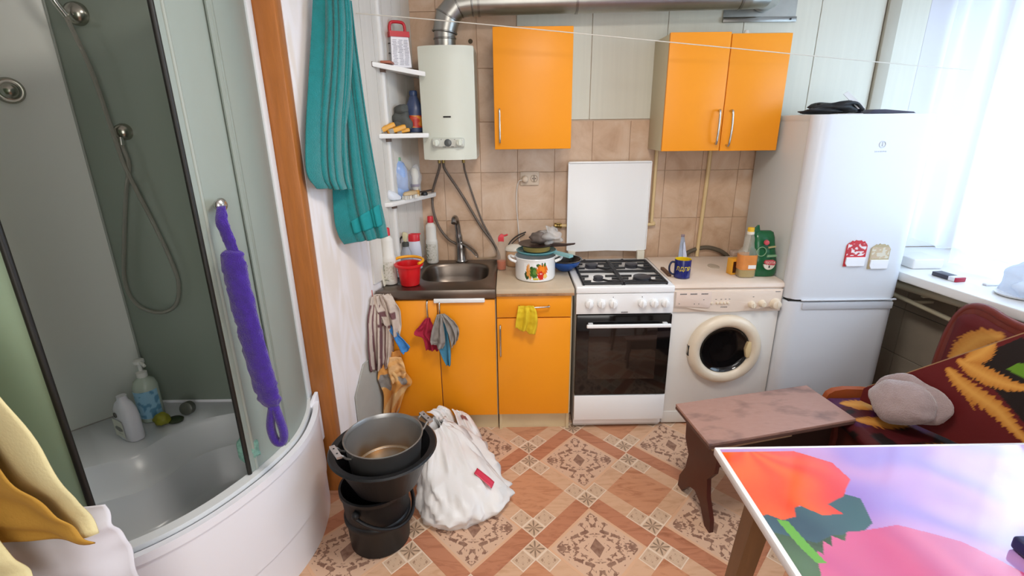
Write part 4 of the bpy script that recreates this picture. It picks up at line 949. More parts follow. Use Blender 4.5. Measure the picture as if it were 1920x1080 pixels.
obj('top_seal', M().box(1.662, 1.682, -0.2085, -0.2005, 1.016, 1.030, 0.001), mat('mauve_seal', '#8d7a80', 0.4), t)
t = thing('tea_box', 'small yellow cardboard box with a dark window by the oil bottle', 'box', (1.905, -0.40, 0.851), R(12))
obj('carton', M().box(-0.036, 0.036, -0.022, 0.022, 0.0005, 0.088, 0.002), mat('yellow_card', '#e0a02c', 0.5), t, local=True)
obj('window', M().box(-0.029, -0.010, -0.0232, -0.0215, 0.012, 0.074), mat('dark_brown_print', '#4a2513', 0.4), t, local=True)
t = thing('clear_box', 'clear crumpled plastic tub lying on the small yellow box', 'tub', (1.93, -0.35, 0.94))
gg = M(); gg.box(1.890, 1.965, -0.385, -0.335, 0.9405, 0.972, 0.010, 3); obj('tub', gg, mat('smoky_clear_plastic', '#b09a8a', 0.2, thin=0.4), t)
m_oilp = mat('clear_bottle', '#e6e2d2', 0.1, thin=0.8)
t = thing('oil_bottle', 'half empty sunflower oil bottle with yellow cap and orange label', 'bottle', (1.938, -0.455, 0.851))
c = (1.938, -0.455, 0.851)
def sq(r, z, k=1.0, n=32):
    out = []
    for i in range(n):
        a = 2*PI*i/n; cs, sn = math.cos(a), math.sin(a); e = 4 if k else 2
        rr = r/((abs(cs)**e+abs(sn)**e)**(1/e)); out.append((c[0]+rr*cs, c[1]+rr*sn*0.8, c[2]+z))
    return out
obj('bottle', M().loft([sq(0.041, 0.001), sq(0.045, 0.006), sq(0.045, 0.13), sq(0.040, 0.145), sq(0.028, 0.16), sq(0.026, 0.185, 0), sq(0.027, 0.20, 0), sq(0.024, 0.215, 0), sq(0.015, 0.235, 0)]), m_oilp, t, 60)
obj('oil', M().loft([sq(0.038, 0.003), sq(0.043, 0.008), sq(0.043, 0.105), sq(0.043, 0.106)]), mat('sunflower_oil', '#b5952f', 0.1, thin=0.15, tint='#e0c060'), t, 60)
lbm = M(); lbm.loft([sq(0.0457, 0.045), sq(0.0457, 0.125)], False, False)
lo = obj('label', lbm, mat('orange_label', '#d98a45', 0.4, var=0.15, vs=14), t, 60)
obj('price_sticker', M().box(c[0]-0.006, c[0]+0.034, c[1]-0.0385, c[1]-0.0365, c[2]+0.053, c[2]+0.072), mat('paper_white', '#e8e6e2'), lo)
obj('cap', M().lathe([(0.017, 0.245), (0.017, 0.264), (0.014, 0.267)], c, 24), mat('yellow_cap', '#e3b32c', 0.4), t)
obj('cap_ring', M().lathe([(0.019, 0.232), (0.019, 0.245), (0.017, 0.246)], c, 24), mat('warm_white_plastic', '#e3ddd0'), t)
t = thing('green_bag', 'dark green plastic bag with red oval label leaning on the refrigerator', 'bag', (2.035, -0.42, 0.851))
m_grn = mat('green_film', '#0f5a34', 0.22, var=0.25, vs=16, bump=0.6, bs=22)
def bag_ring(z, x0, x1, y0, y1, n=28, seed=0):
    out = []
    for i in range(n):
        a = 2*PI*i/n; k = 1+0.07*noise.noise(Vector((math.cos(a)*2, math.sin(a)*2, z*22+seed)))
        cs, sn = math.cos(a), math.sin(a); e = 3.2; rr = 1/((abs(cs)**e+abs(sn)**e)**(1/e))
        out.append(((x0+x1)/2+(x1-x0)/2*rr*cs*k, (y0+y1)/2+(y1-y0)/2*rr*sn*k, z))
    return out
obj('sack', M().loft([bag_ring(0.8515, 1.972, 2.100, -0.465, -0.375), bag_ring(0.87, 1.966, 2.104, -0.475, -0.368), bag_ring(0.93, 1.962, 2.103, -0.475, -0.365), bag_ring(1.00, 1.965, 2.088, -0.468, -0.37), bag_ring(1.06, 1.968, 2.080, -0.455, -0.38), bag_ring(1.085, 1.972, 2.074, -0.44, -0.40), bag_ring(1.093, 1.99, 2.06, -0.43, -0.41)]), m_grn, t, 60)
obj('torn_corner', M().loft([[(1.965, -0.44, 1.07), (2.005, -0.43, 1.075), (2.005, -0.41, 1.075), (1.965, -0.41, 1.07)], [(1.955, -0.44, 1.095), (1.998, -0.43, 1.10), (1.998, -0.415, 1.10), (1.955, -0.425, 1.095)], [(1.985, -0.43, 1.125), (1.992, -0.43, 1.125), (1.992, -0.425, 1.125), (1.985, -0.425, 1.125)]]), m_grn, t)
m_pr = mat('rose_print', '#c8505a', 0.35); m_wp = mat('white_print', '#dcd9cc', 0.4)
lg = obj('red_label', M().prism([(2.018+0.0, 0.932), (2.030, 0.922), (2.072, 0.918), (2.080, 0.928), (2.078, 0.940), (2.064, 0.948), (2.024, 0.946)], 'y', -0.486, -0.474, 0.002), m_pr, t)
tm = text_mesh('TJOTA', 0.018)
half = M().prism([(2.047+0.030*math.cos(a), 0.924+0.030*math.sin(a)) for a in [R(180+15*i) for i in range(13)]], 'y', -0.4845, -0.474, 0.001)
obj('white_half_disc', half, m_wp, t)
obj('number', M().box(2.044, 2.050, -0.4858, -0.484, 0.905, 0.918), m_dark, t)
for v in tm.bm.verts: v.co = Vector((2.049+v.co.x, -0.4863-v.co.z, 0.933+v.co.y))
obj('lettering', tm, m_wp, lg, 0)
obj('rose_mark', M().lathe([(0.014, 0.470), (0.012, 0.481), (0.004, 0.483)], (2.020, 0, 1.04), 16, 'y'), m_pr, t)
obj('pale_ring', M().lathe([(0.026, 0.472), (0.026, 0.4775), (0.023, 0.4775), (0.023, 0.472)], (2.000, 0, 0.992), 28, 'y', False, False), mat('pale_green_print', '#7fa67e', 0.4), t)
obj('cream_band', M().prism([(2.035, 1.008), (2.074, 1.014), (2.074, 1.020), (2.036, 1.016)], 'y', -0.473, -0.462), mat('sand_print', '#b3a878', 0.4), t)
obj('pale_band', M().prism([(2.030, 0.962), (2.082, 0.964), (2.080, 0.974), (2.032, 0.973)], 'y', -0.480, -0.470), mat('pale_green_print', '#7fa67e', 0.4), t)
tag(obj('wood_wedge', M().box(1.528, 1.548, -0.44, -0.30, 0.8505, 0.866, 0.003), mat('dark_wood', '#6a4a34', 0.6)), 'thin dark wooden strip lying between cooker and washing machine', 'wood strip')

# ------------------------------------------------------------------ refrigerator: calendar magnets and things on top
def magnet(x0, x1, z0, z1, m_top_, lab, m_back, seed):
    t = thing('calendar_magnet', lab, 'magnet', ((x0+x1)/2, -0.603, z0))
    n = 12; w_ = x1-x0; zt = z1-0.028
    arc = [(x1-w_*i/n, zt+0.026*math.sin(PI*i/n)**0.5+0.004*math.sin(i*2.6+seed)) for i in range(n+1)]
    b = obj('card', M().prism([(x0, z0), (x1, z0)] + arc, 'y', -0.607, -0.6025, 0.0005, 1), m_back, t)
    def pc(u, v):
        nn = noise.noise(Vector((u*5+seed, v*5, seed*1.7)))
        return lin(m_top_[0]) if nn > 0.12 else lin(m_top_[1]) if nn > -0.12 else lin(m_top_[2])
    g = M(); g.grid(lambda u, v: (x0+w_*(0.05+0.9*u), -0.6076, z0+0.055+(zt+0.010-z0-0.055)*v), 24, 20, pc); obj('picture', g, m_print, t, 180)
    o = obj('note_pad', M().prism([(x0+w_*0.14, z0+0.002), (x1-w_*0.02, z0+0.002), (x1-w_*0.02, z0+0.048), (x0+w_*0.06, z0+0.048), (x0+w_*0.05, z0+0.018)], 'y', -0.614, -0.6065, 0.001, 1), mat('pad_white', '#eef0f6', 0.6), t)
magnet(2.355, 2.458, 0.943, 1.078, ('#e8e2e4', '#c8202c', '#b8323a'), 'red picture calendar magnet with white tear-off pad on the refrigerator door', mat('red_card', '#c42a34', 0.4), 3)
magnet(2.480, 2.578, 0.928, 1.058, ('#d9d4c4', '#c9b590', '#c9b59c'), 'sand coloured picture calendar magnet with white pad, right of the red one', mat('sand_card', '#b8aa88', 0.4), 9)
m_blackf = mat('black_fabric', '#15161c', 0.6)
t = thing('black_bag', 'crumpled black bag lying on top of the refrigerator', 'bag', (2.33, -0.35, 1.673))
f = drape([(2.10, -0.47, 1.676), (2.16, -0.44, 1.695), (2.20, -0.33, 1.705)], [(2.44, -0.50, 1.676), (2.42, -0.44, 1.70), (2.40, -0.33, 1.70)], 0.012, 3, 0.6, (0, 0, 1), rough=0.03, seed=3)
bb = M(); bb.ell((2.30, -0.40, 1.700), 0.115, 0.08, 0.030, 28, 16, 0.7, 21); bb.ell((2.21, -0.44, 1.688), 0.10, 0.05, 0.014, 22, 12, 0.5, 22); obj('bag_body', bb, m_blackf, t, 180)
obj('strap', M().tube([(2.24, -0.47, 1.690), (2.30, -0.475, 1.718), (2.36, -0.46, 1.722), (2.40, -0.46, 1.690)], 0.008, 8, 5), m_blackf, t, 60)
tag(obj('plastic_sheet', M().loft([[(2.315, -0.42, 1.765), (2.335, -0.42, 1.778), (2.337, -0.414, 1.778), (2.317, -0.414, 1.765)], [(2.375, -0.46, 1.695), (2.41, -0.46, 1.70), (2.412, -0.454, 1.70), (2.377, -0.454, 1.695)]]), mat('milky_plastic', '#dcdde0', 0.3)), 'strip of milky white plastic sticking up from the black bag', 'plastic strip')
tag(obj('folder', M().prism([(2.40, 1.6735), (2.63, 1.6735), (2.62, 1.680), (2.48, 1.692), (2.43, 1.692)], 'y', -0.50, -0.25, 0.001), mat('dark_violet_card', '#2e2840', 0.5)), 'flat dark violet folder on the right half of the refrigerator top', 'folder')
tag(obj('paper_sheet', M().box(2.24, 2.36, -0.525, -0.40, 1.6726, 1.6745), mat('paper_white')), 'white paper sheet under the front of the black bag on the refrigerator', 'paper')

# ------------------------------------------------------------------ window sill
tag(obj('storage_box', M().box(2.80, 2.96, -0.50, -0.34, 0.8905, 0.945, 0.008, 3), mat('off_white_plastic', '#dfdee0', 0.4)), 'small off-white plastic box on the sill beside the refrigerator', 'box')
t = thing('cigarette_pack', 'dark flat cigarette pack with red end lying on the window sill', 'pack', (2.85, -0.64, 0.8905), R(8))
obj('carton', M().box(-0.027, 0.027, -0.045, 0.040, 0.0005, 0.021, 0.002), mat('dark_grey_card', '#3a3a48', 0.4), t, local=True)
obj('white_band', M().box(-0.0275, 0.0275, -0.078, -0.045, 0.0003, 0.0213, 0.002), mat('white_card', '#dcdde6', 0.4), t, local=True)
obj('red_end', M().box(-0.0277, 0.0277, -0.086, -0.0775, 0.0003, 0.0214, 0.001), mat('crimson_card', '#a3203c', 0.4), t, local=True)
tag(obj('lighter', M().box(2.93, 3.0, -0.79, -0.765, 0.8905, 0.900, 0.004, 3), mat('white_card')), 'small white lighter shaped object on the sill right of the cigarette pack', 'lighter')
t = thing('plastic_bag', 'crumpled translucent white bag on the window sill at the picture edge', 'bag', (2.95, -1.0, 0.8905))
gg = M(); gg.ell((2.97, -1.02, 0.955), 0.075, 0.15, 0.075, 34, 26, 0.9, 31); obj('film', gg, mat('bluish_film', '#d5def0', 0.25, thin=0.35), t, 180)
obj('dish', M().lathe([(0.05, 0.891), (0.085, 0.895), (0.09, 0.903), (0.06, 0.900), (0.0, 0.898)], (2.95, -0.93, 0), 36, cap1=False), mat('white_dish', '#e4e6ea', 0.3), t, 50)

# ------------------------------------------------------------------ clothes line and hanging cloths
tag(obj('clothesline', M().tube([(0.012, -0.55, 2.117), (0.5, -0.515, 2.08), (1.5, -0.44, 1.996), (2.5, -0.345, 1.915), (3.03, -0.295, 1.875)], 0.0022, 8, 6), mat('cord_white', '#d8d2c6', 0.6), None, 60), 'thin white clothesline stretched across the kitchen in front of the wall cabinets', 'clothesline')
m_towel = mat('teal_terry', '#0a7c7e', 0.95, var=0.10, vs=30, bump=0.9, bs=260, sheen=0.4)
m_towel2 = mat('teal_terry_band', '#10898c', 0.85, var=0.05, vs=30, bump=0.2, bs=300)
t = thing('bath_towel', 'long teal terry towel hanging in folds on the clothesline end', 'towel', (-0.03, -0.78, 1.15))
def fold_sheet(L, Rr, ks, amp, seed, y0=1.0):
    l, r = along(L), along(Rr)
    def f(u, v):
        p = l(v).lerp(r(v), u); d = 0
        for k, ph, w_ in ks: d += w_*(0.18+0.82*min(1, max(0, (u-0.30)*4)))*abs(math.sin(PI*k*(u**1.5)+ph+0.35*math.sin(2.2*v+seed)+0.5*noise.noise(Vector((u*2, v*1.5, seed)))))**0.7
        p = p + Vector((0, -1, 0))*(amp*d*(0.55+0.45*v)) + Vector((0.25, -1, 0))*0.006*noise.noise(Vector((u*3, v*3, seed)))
        return p
    return f
back_f = fold_sheet([(-0.045, -0.80, 2.16), (-0.055, -0.82, 1.9), (-0.062, -0.85, 1.6), (-0.074, -0.89, 1.30), (-0.070, -0.88, 1.20), (-0.060, -0.85, 1.150)], [(0.057, -0.76, 2.12), (0.062, -0.76, 1.95), (0.073, -0.76, 1.70), (0.087, -0.76, 1.48), (0.106, -0.76, 1.26), (0.116, -0.76, 1.165)], [(3, 0.3, 1.0), (5, 1, 0.3)], 0.03, 2)
obj('back_layer', M().grid(back_f, 60, 60), m_towel, t, 180, solid=0.007)
bandf = lambda u, v: Vector(back_f(0.33+0.64*u, 0.74+0.12*v)) + Vector((0, -0.0085, 0))
obj('woven_band', M().grid(bandf, 40, 8), m_towel2, t, 180, solid=0.002)
front_f = fold_sheet([(-0.050, -0.870, 2.16), (-0.066, -0.914, 1.988), (-0.081, -0.966, 1.815), (-0.096, -1.023, 1.623), (-0.102, -1.046, 1.48), (-0.090, -1.000, 1.413)], [(0.070, -0.83, 2.14), (0.070, -0.835, 2.0), (0.047, -0.84, 1.823), (0.010, -0.84, 1.618), (0.004, -0.84, 1.45), (0.012, -0.84, 1.394)], [(5, 0.2, 1.0), (2, 0.8, 0.9)], 0.036, 5)
obj('front_layer', M().grid(front_f, 70, 60), m_towel, t, 180, solid=0.008)
obj('top_loop', M().ell((0.01, -0.80, 2.150), 0.06, 0.045, 0.035, 24, 16, 0.25, 3), m_towel, t, 180)

def cloth(nm, lab, cat, m, L, Rr, amp, k, ph=0, nu=50, nv=40, th=0.0025, rough=0.006, group=None, seed=1, hem=0.006):
    return tag(obj(nm, M().grid(drape(L, Rr, amp, k, ph, rough=rough, seed=seed, hem=hem), nu, nv), m, None, 180, solid=th), lab, cat, group)
# striped towel over the cabinet corner
def stripe(u, v):
    s = (u*6.2+0.25*v+0.12*math.sin(4*v)) % 1
    return lin('#6e4a4c') if (0.08 < s < 0.50 and (u < 0.75) and v > 0.10) or (0.2 < s < 0.3 and u > 0.62) or 0.30 < v < 0.345 and u > 0.4 else lin('#c3b3a6')
m_stripe = mat('striped_cotton', attr=True, rough=0.9, bump=0.5, bs=120, var=0.08, vs=60)
t = thing('kitchen_towel', 'beige towel with dark plum stripes hanging over the sink cabinet corner', 'towel', (0.01, -0.63, 0.42))
g = M(); g.grid(drape([(-0.020, -0.640, 0.832), (-0.036, -0.690, 0.74), (-0.040, -0.715, 0.62), (-0.042, -0.72, 0.50), (-0.040, -0.715, 0.450)], [(0.03, -0.617, 0.832), (0.065, -0.63, 0.70), (0.062, -0.635, 0.58), (0.05, -0.635, 0.50), (0.032, -0.635, 0.425)], 0.020, 2.6, 0.4, seed=4, rough=0.014, hem=0.008), 80, 60, stripe)
obj('main_fall', g, m_stripe, t, 180, solid=0.004)
g = M(); g.grid(drape([(-0.02, -0.63, 0.835), (0.0, -0.645, 0.77), (0.03, -0.655, 0.70), (0.05, -0.65, 0.64)], [(0.065, -0.617, 0.832), (0.105, -0.635, 0.76), (0.110, -0.64, 0.67), (0.098, -0.64, 0.60)], 0.018, 1.6, 1.2, seed=8, rough=0.02), 50, 40, lambda u, v: lin('#6e4a4c') if 0.42 < v < 0.55 and u < 0.75 else lin('#c3b3a6'))
obj('bunched_fold', g, m_stripe, t, 180, solid=0.004)
m_bluec = mat('blue_microfibre', '#3f83c4', 0.85, bump=0.3, bs=200)
cloth('cleaning_cloth', 'bright blue cloth corner sticking out from under the striped towel', 'cloth', m_bluec, [(0.045, -0.648, 0.66), (0.075, -0.65, 0.60), (0.10, -0.65, 0.535), (0.115, -0.65, 0.51)], [(0.06, -0.645, 0.675), (0.10, -0.645, 0.62), (0.145, -0.645, 0.565), (0.15, -0.645, 0.545)], 0.008, 1.2, 0.3, 24, 24)
m_or = mat('orange_check_cotton', attr=True, rough=0.9, bump=0.4, bs=150)
t = thing('kitchen_towel', 'faded orange towel with grey patches hanging below the striped towel', 'towel', (0.03, -0.63, 0.15))
def ocol(u, v):
    n = noise.noise(Vector((u*2.5+3, v*3, 1))); 
    return lin('#8e8780') if (n > 0.18 and v > 0.3) else lin('#e0b378') if math.sin(14*v+5*u) > 0.2 else lin('#d8964c')
g = M(); g.grid(drape([(0.0, -0.63, 0.52), (-0.022, -0.67, 0.42), (-0.022, -0.67, 0.36), (-0.008, -0.65, 0.28), (-0.018, -0.66, 0.145)], [(0.09, -0.625, 0.52), (0.10, -0.63, 0.42), (0.142, -0.632, 0.34), (0.10, -0.632, 0.28), (0.052, -0.63, 0.150)], 0.018, 1.8, 0.9, seed=14, rough=0.016), 60, 60, ocol)
obj('fall', g, m_or, t, 180, solid=0.004)
g = M(); g.grid(drape([(0.03, -0.65, 0.50), (0.03, -0.658, 0.42), (0.045, -0.656, 0.345)], [(0.098, -0.64, 0.49), (0.118, -0.65, 0.43), (0.115, -0.65, 0.385)], 0.010, 1.2, 0.4, seed=15, rough=0.008), 30, 24, lambda u, v: lin('#e0b078') if math.sin(16*v+3*u) > -0.3 else lin('#d8a060'))
obj('folded_flap', g, m_or, t, 180, solid=0.004)
tag(obj('peg', M().box(-0.040, -0.024, -0.625, -0.605, 0.805, 0.858, 0.004), mat('salmon_plastic', '#cf7a70', 0.4)), 'salmon pink clip at the left front corner of the sink', 'clip')
m_rasp = mat('raspberry_cotton', '#a8203e', 0.9, bump=0.4, bs=150)
cloth('rag', 'raspberry red rag hanging on the left door handle of the sink cabinet', 'rag', m_rasp, [(0.236, -0.628, 0.702), (0.20, -0.635, 0.66), (0.176, -0.64, 0.625), (0.215, -0.635, 0.598), (0.232, -0.63, 0.525)], [(0.262, -0.625, 0.702), (0.275, -0.628, 0.65), (0.285, -0.628, 0.60), (0.298, -0.628, 0.55), (0.292, -0.628, 0.515)], 0.012, 2, 0.5, seed=6, rough=0.012)
m_grag = mat('grey_rag', '#8f8882', 0.95, bump=0.4, bs=150)
t = thing('rag', 'grey rag draped over the right door handle of the sink cabinet', 'rag', (0.33, -0.64, 0.53))
g = M(); g.grid(drape([(0.300, -0.640, 0.728), (0.275, -0.655, 0.66), (0.262, -0.66, 0.60), (0.265, -0.66, 0.575)], [(0.325, -0.642, 0.73), (0.33, -0.66, 0.66), (0.335, -0.665, 0.58), (0.318, -0.665, 0.54)], 0.014, 1.6, 0.2, seed=9, rough=0.012), 40, 36); obj('left_fall', g, m_grag, t, 180, solid=0.003)
g = M(); g.grid(drape([(0.318, -0.640, 0.73), (0.345, -0.652, 0.66), (0.365, -0.655, 0.58), (0.368, -0.655, 0.548)], [(0.335, -0.638, 0.728), (0.385, -0.645, 0.69), (0.408, -0.645, 0.64), (0.398, -0.645, 0.585)], 0.012, 1.8, 0.9, seed=10, rough=0.012), 40, 36); obj('right_fall', g, m_grag, t, 180, solid=0.003)
m_brag = mat('blue_grey_rag', '#4583a0', 0.9, bump=0.4, bs=150)
cloth('rag', 'steel blue pointed rag hanging beneath the grey rag', 'rag', m_brag, [(0.312, -0.632, 0.70), (0.30, -0.64, 0.60), (0.30, -0.64, 0.53), (0.333, -0.636, 0.435)], [(0.340, -0.632, 0.70), (0.352, -0.636, 0.60), (0.358, -0.636, 0.53), (0.352, -0.632, 0.430)], 0.010, 1.3, 0.3, 30, 36, seed=11)
m_yc = mat('yellow_viscose', '#d9b81c', 0.85, bump=0.3, bs=160)
cloth('dish_cloth', 'yellow dish cloth hanging over the drawer handle', 'cloth', m_yc, [(0.715, -0.630, 0.764), (0.708, -0.640, 0.73), (0.700, -0.642, 0.68), (0.698, -0.640, 0.645)], [(0.792, -0.630, 0.764), (0.808, -0.642, 0.73), (0.812, -0.644, 0.67), (0.800, -0.642, 0.605)], 0.010, 2.4, 0.6, 50, 36, seed=12, hem=0.006)
tag(obj('wall_board', M().prism([(-0.0, 0.0), (0.25, 0.0), (0.26, 0.46), (0.10, 0.46), (0.0, 0.33)], 'y', -0.003, 0.003, 0.001, 1), mat('grey_fibreboard', '#a9a8a0', 0.7, var=0.06, vs=8)), 'grey board with a cut corner on the wall left of the sink cabinet', 'board')
wb = bpy.data.objects['wall_board']; wb.rotation_euler = (0, 0, math.atan2(1, 0.275)); wb.location = (LW(-0.745)+0.006, -0.745, 0.06)

# ------------------------------------------------------------------ corner shower cabin
m_acr = mat('white_acrylic', '#ececf2', 0.22, spec=0.5)
m_alu2 = mat('white_aluminium', '#dfe1e2', 0.35)
m_sglass = mat('frosted_shower_glass', '#a3ada5', 0.4, thin=0.26, tint='#c9d4cb')
m_seal = mat('black_seal', '#15140f', 0.5)
t = thing('shower_cabin', 'corner shower cabin with curved frosted glass and tall white tray on the left', 'shower cabin', (-0.7, -1.5, 0))
FP = [(-0.212, -1.085), (-0.175, -1.20), (-0.155, -1.34), (-0.165, -1.46), (-0.205, -1.60), (-0.275, -1.745), (-0.36, -1.855), (-0.46, -1.93), (-0.60, -1.975), (-0.80, -1.985), (-1.05, -1.985), (-1.36, -1.985)]
FC = [Vector((p[0], p[1], 0)) for p in curve([(x, y, 0) for x, y in FP], 5)]
def off(i, d):
    a, b = FC[max(i-1, 0)], FC[min(i+1, len(FC)-1)]; tn = (b-a).normalized(); n = Vector((tn.y, -tn.x, 0))
    if n.dot(Vector((-0.75, -1.4, 0))-FC[i]) > 0: n = -n
    return FC[i]+n*d        # positive d points out of the cabin
NF = len(FC)
def backline(pts, n):
    f = [Vector((*p, 0)) for p in pts]; L = [0]
    for a, b in zip(f, f[1:]): L.append(L[-1]+(b-a).length)
    out = []
    for i in range(n):
        s = L[-1]*i/(n-1)
        for k in range(len(f)-1):
            if s <= L[k+1]+1e-9: out.append(f[k].lerp(f[k+1], (s-L[k])/(L[k+1]-L[k]))); break
    return out
NB = 26
def ring(d, back, z, zb=None):
    fr = [off(i, d) for i in range(NF)]
    bk = backline(back, NB)
    zb = z if zb is None else zb
    return [(p.x, p.y, z) for p in fr]+[(p.x, p.y, zb) for p in bk]
wallb = [(-1.395, -1.97), (-1.395, -1.65), (-0.905, -1.085), (-0.225, -1.085)]
bl = curve([(-1.27, -1.93, 0), (-1.10, -1.72, 0), (-0.885, -1.54, 0), (-0.735, -1.45, 0), (-0.655, -1.26, 0), (-0.50, -1.172, 0), (-0.30, -1.155, 0)], 4)
bl2 = [(p.x+0.045, p.y-0.03) for p in bl]; bl3 = [(p.x+0.10, p.y-0.10) for p in bl]; bl1 = [(p.x, p.y) for p in bl]; bl4 = [(p.x+0.14, p.y-0.13) for p in bl]
tr = M().loft([ring(0.0, wallb, 0.44), ring(0.0, wallb, 0.500), ring(-0.01, [(x+0.006, y-0.004) for x, y in wallb], 0.504), ring(-0.055, bl1, 0.502, 0.500), ring(-0.07, [(p[0]+0.008, p[1]-0.006) for p in bl1], 0.490, 0.488),
              ring(-0.085, bl2, 0.415, 0.412), ring(-0.10, [(p[0]+0.03, p[1]-0.03) for p in bl2], 0.402, 0.400), ring(-0.125, bl3, 0.27, 0.265), ring(-0.14, [(p[0]+0.012, p[1]-0.012) for p in bl3], 0.252, 0.252), ring(-0.19, bl4, 0.243)], False, True)
obj('tray', tr, mat('tray_acrylic', '#cfd2d5', 0.25), t, 50)
def band(d, d2, z0, z1, i0=0, i1=None):
    i1 = NF if i1 is None else i1
    return M().loft([[(off(i, d).x, off(i, d).y, z0), (off(i, d).x, off(i, d).y, z1), (off(i, d2).x, off(i, d2).y, z1), (off(i, d2).x, off(i, d2).y, z0)] for i in range(i0, i1)])
obj('track', band(0.004, -0.032, 0.503, 0.520), m_alu2, t, 40)
ap = obj('apron', band(0.030, 0.018, 0.185, 0.500, 1), m_acr, t, 40)
obj('apron_lip', band(0.036, 0.014, 0.478, 0.508, 1), m_acr, ap, 40)
obj('plinth', band(0.024, 0.012, 0.0, 0.182, 1), m_acr, t, 40)
obj('apron_ear', M().prism([(-1.064, 0.30), (-1.11, 0.30), (-1.15, 0.508), (-1.10, 0.53), (-1.066, 0.535)], 'x', -0.196, -0.180, 0.003), m_acr, ap)
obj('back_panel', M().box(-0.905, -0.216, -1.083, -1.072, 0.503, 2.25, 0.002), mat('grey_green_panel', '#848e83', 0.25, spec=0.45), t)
dv = Vector((-0.49, -0.565, 0)).normalized(); nv = Vector((dv.y, -dv.x, 0)); nv = nv if nv.x < 0 else -nv
A_ = Vector((-0.905, -1.079, 0)); B_ = A_+dv*0.76
pts = [A_, B_, B_+nv*0.012, A_+nv*0.012]
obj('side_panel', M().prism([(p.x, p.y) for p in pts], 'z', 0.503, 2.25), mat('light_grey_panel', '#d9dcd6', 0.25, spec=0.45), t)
obj('corner_trim', M().cyl((-0.905, -1.085, 0.503), (-0.905, -1.085, 2.25), 0.004, n=8), mat('grey_trim', '#9a9f98', 0.4), t)
obj('back_ledge_strip', M().box(-0.88, -0.225, -1.088, -1.083, 0.503, 0.516, 0.002), m_acr, t)
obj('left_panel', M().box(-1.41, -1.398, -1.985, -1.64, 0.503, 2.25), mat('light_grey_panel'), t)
# glass: side pane and curved door on the right, fixed pane on the left, black seals at the gap
def near(x, y): return min(range(NF), key=lambda i: (FC[i]-Vector((x, y, 0))).length)
iD, iE, iM = near(-0.215, -1.60), near(-0.455, -1.935), near(-0.160, -1.40)
obj('side_pane', band(-0.010, -0.015, 0.520, 2.10, 0, iM+2), m_sglass, t, 60)
dg = obj('curved_door', band(-0.020, -0.025, 0.522, 2.10, iM-1, iD+1), m_sglass, t, 60)
obj('left_pane', band(-0.010, -0.015, 0.520, 2.10, iE, NF), mat('green_shower_glass', '#a9bda3', 0.35, thin=0.35, tint='#c3d6bf'), t, 60)
def post(i, d, wx, z0, z1, m, nm, par):
    p = off(i, d); return obj(nm, M().cyl((p.x, p.y, z0), (p.x, p.y, z1), wx, n=12), m, par, 60)
post(iD, -0.0225, 0.0075, 0.522, 2.10, m_seal, 'door_seal', dg)
post(iE, -0.0125, 0.0085, 0.522, 2.10, m_seal, 'pane_seal', t)
post(iD-1, -0.022, 0.006, 0.522, 2.10, mat('door_edge_clear', '#9aa198', 0.3), 'door_edge_profile', dg)
post(iM, -0.016, 0.009, 0.522, 2.10, mat('translucent_profile', '#98a196', 0.3, thin=0.4), 'pane_profile', t)
obj('wall_profile', M().box(-0.226, -0.208, -1.105, -1.064, 0.505, 2.12, 0.003), m_alu2, t)
obj('top_track', band(0.006, -0.03, 2.10, 2.14), m_alu2, t, 40)
kn = (-0.185, -1.575, 1.431)
obj('knob', M().lathe([(0.008, 0.0), (0.008, 0.012), (0.018, 0.018), (0.020, 0.028), (0.014, 0.036), (0.0, 0.038)], (0, 0, 0), 24, mtx=Matrix.Translation((-0.196, -1.535, 1.431)) @ Vector((0.87, -0.45, 0.1)).to_track_quat('Z', 'Y').to_matrix().to_4x4(), cap1=False), m_chrome, dg, 60)
obj('left_door_knob', M().lathe([(0.008, 0.0), (0.008, 0.012), (0.018, 0.018), (0.020, 0.028), (0.014, 0.036), (0.0, 0.038)], (0, 0, 0), 24, mtx=Matrix.Translation((-0.60, -1.972, 1.43)) @ Vector((0, -1, 0)).to_track_quat('Z', 'Y').to_matrix().to_4x4(), cap1=False), m_chrome, t, 60)
# nozzle on the pale side panel
pn_ = Vector((-1.010, -1.200, 1.775)); inw = -nv
mq = Matrix.Translation(pn_) @ inw.to_track_quat('Z', 'Y').to_matrix().to_4x4()
m_nic = mat('satin_nickel', '#a9a79c', 0.25, metal=1.0)
nz = obj('massage_nozzle', M().lathe([(0.042, 0.0), (0.042, 0.010), (0.036, 0.018), (0.030, 0.016), (0.024, 0.020), (0.020, 0.030), (0.010, 0.036), (0.0, 0.037)], (0, 0, 0), 32, mtx=mq, cap1=False), m_nic, t, 60)
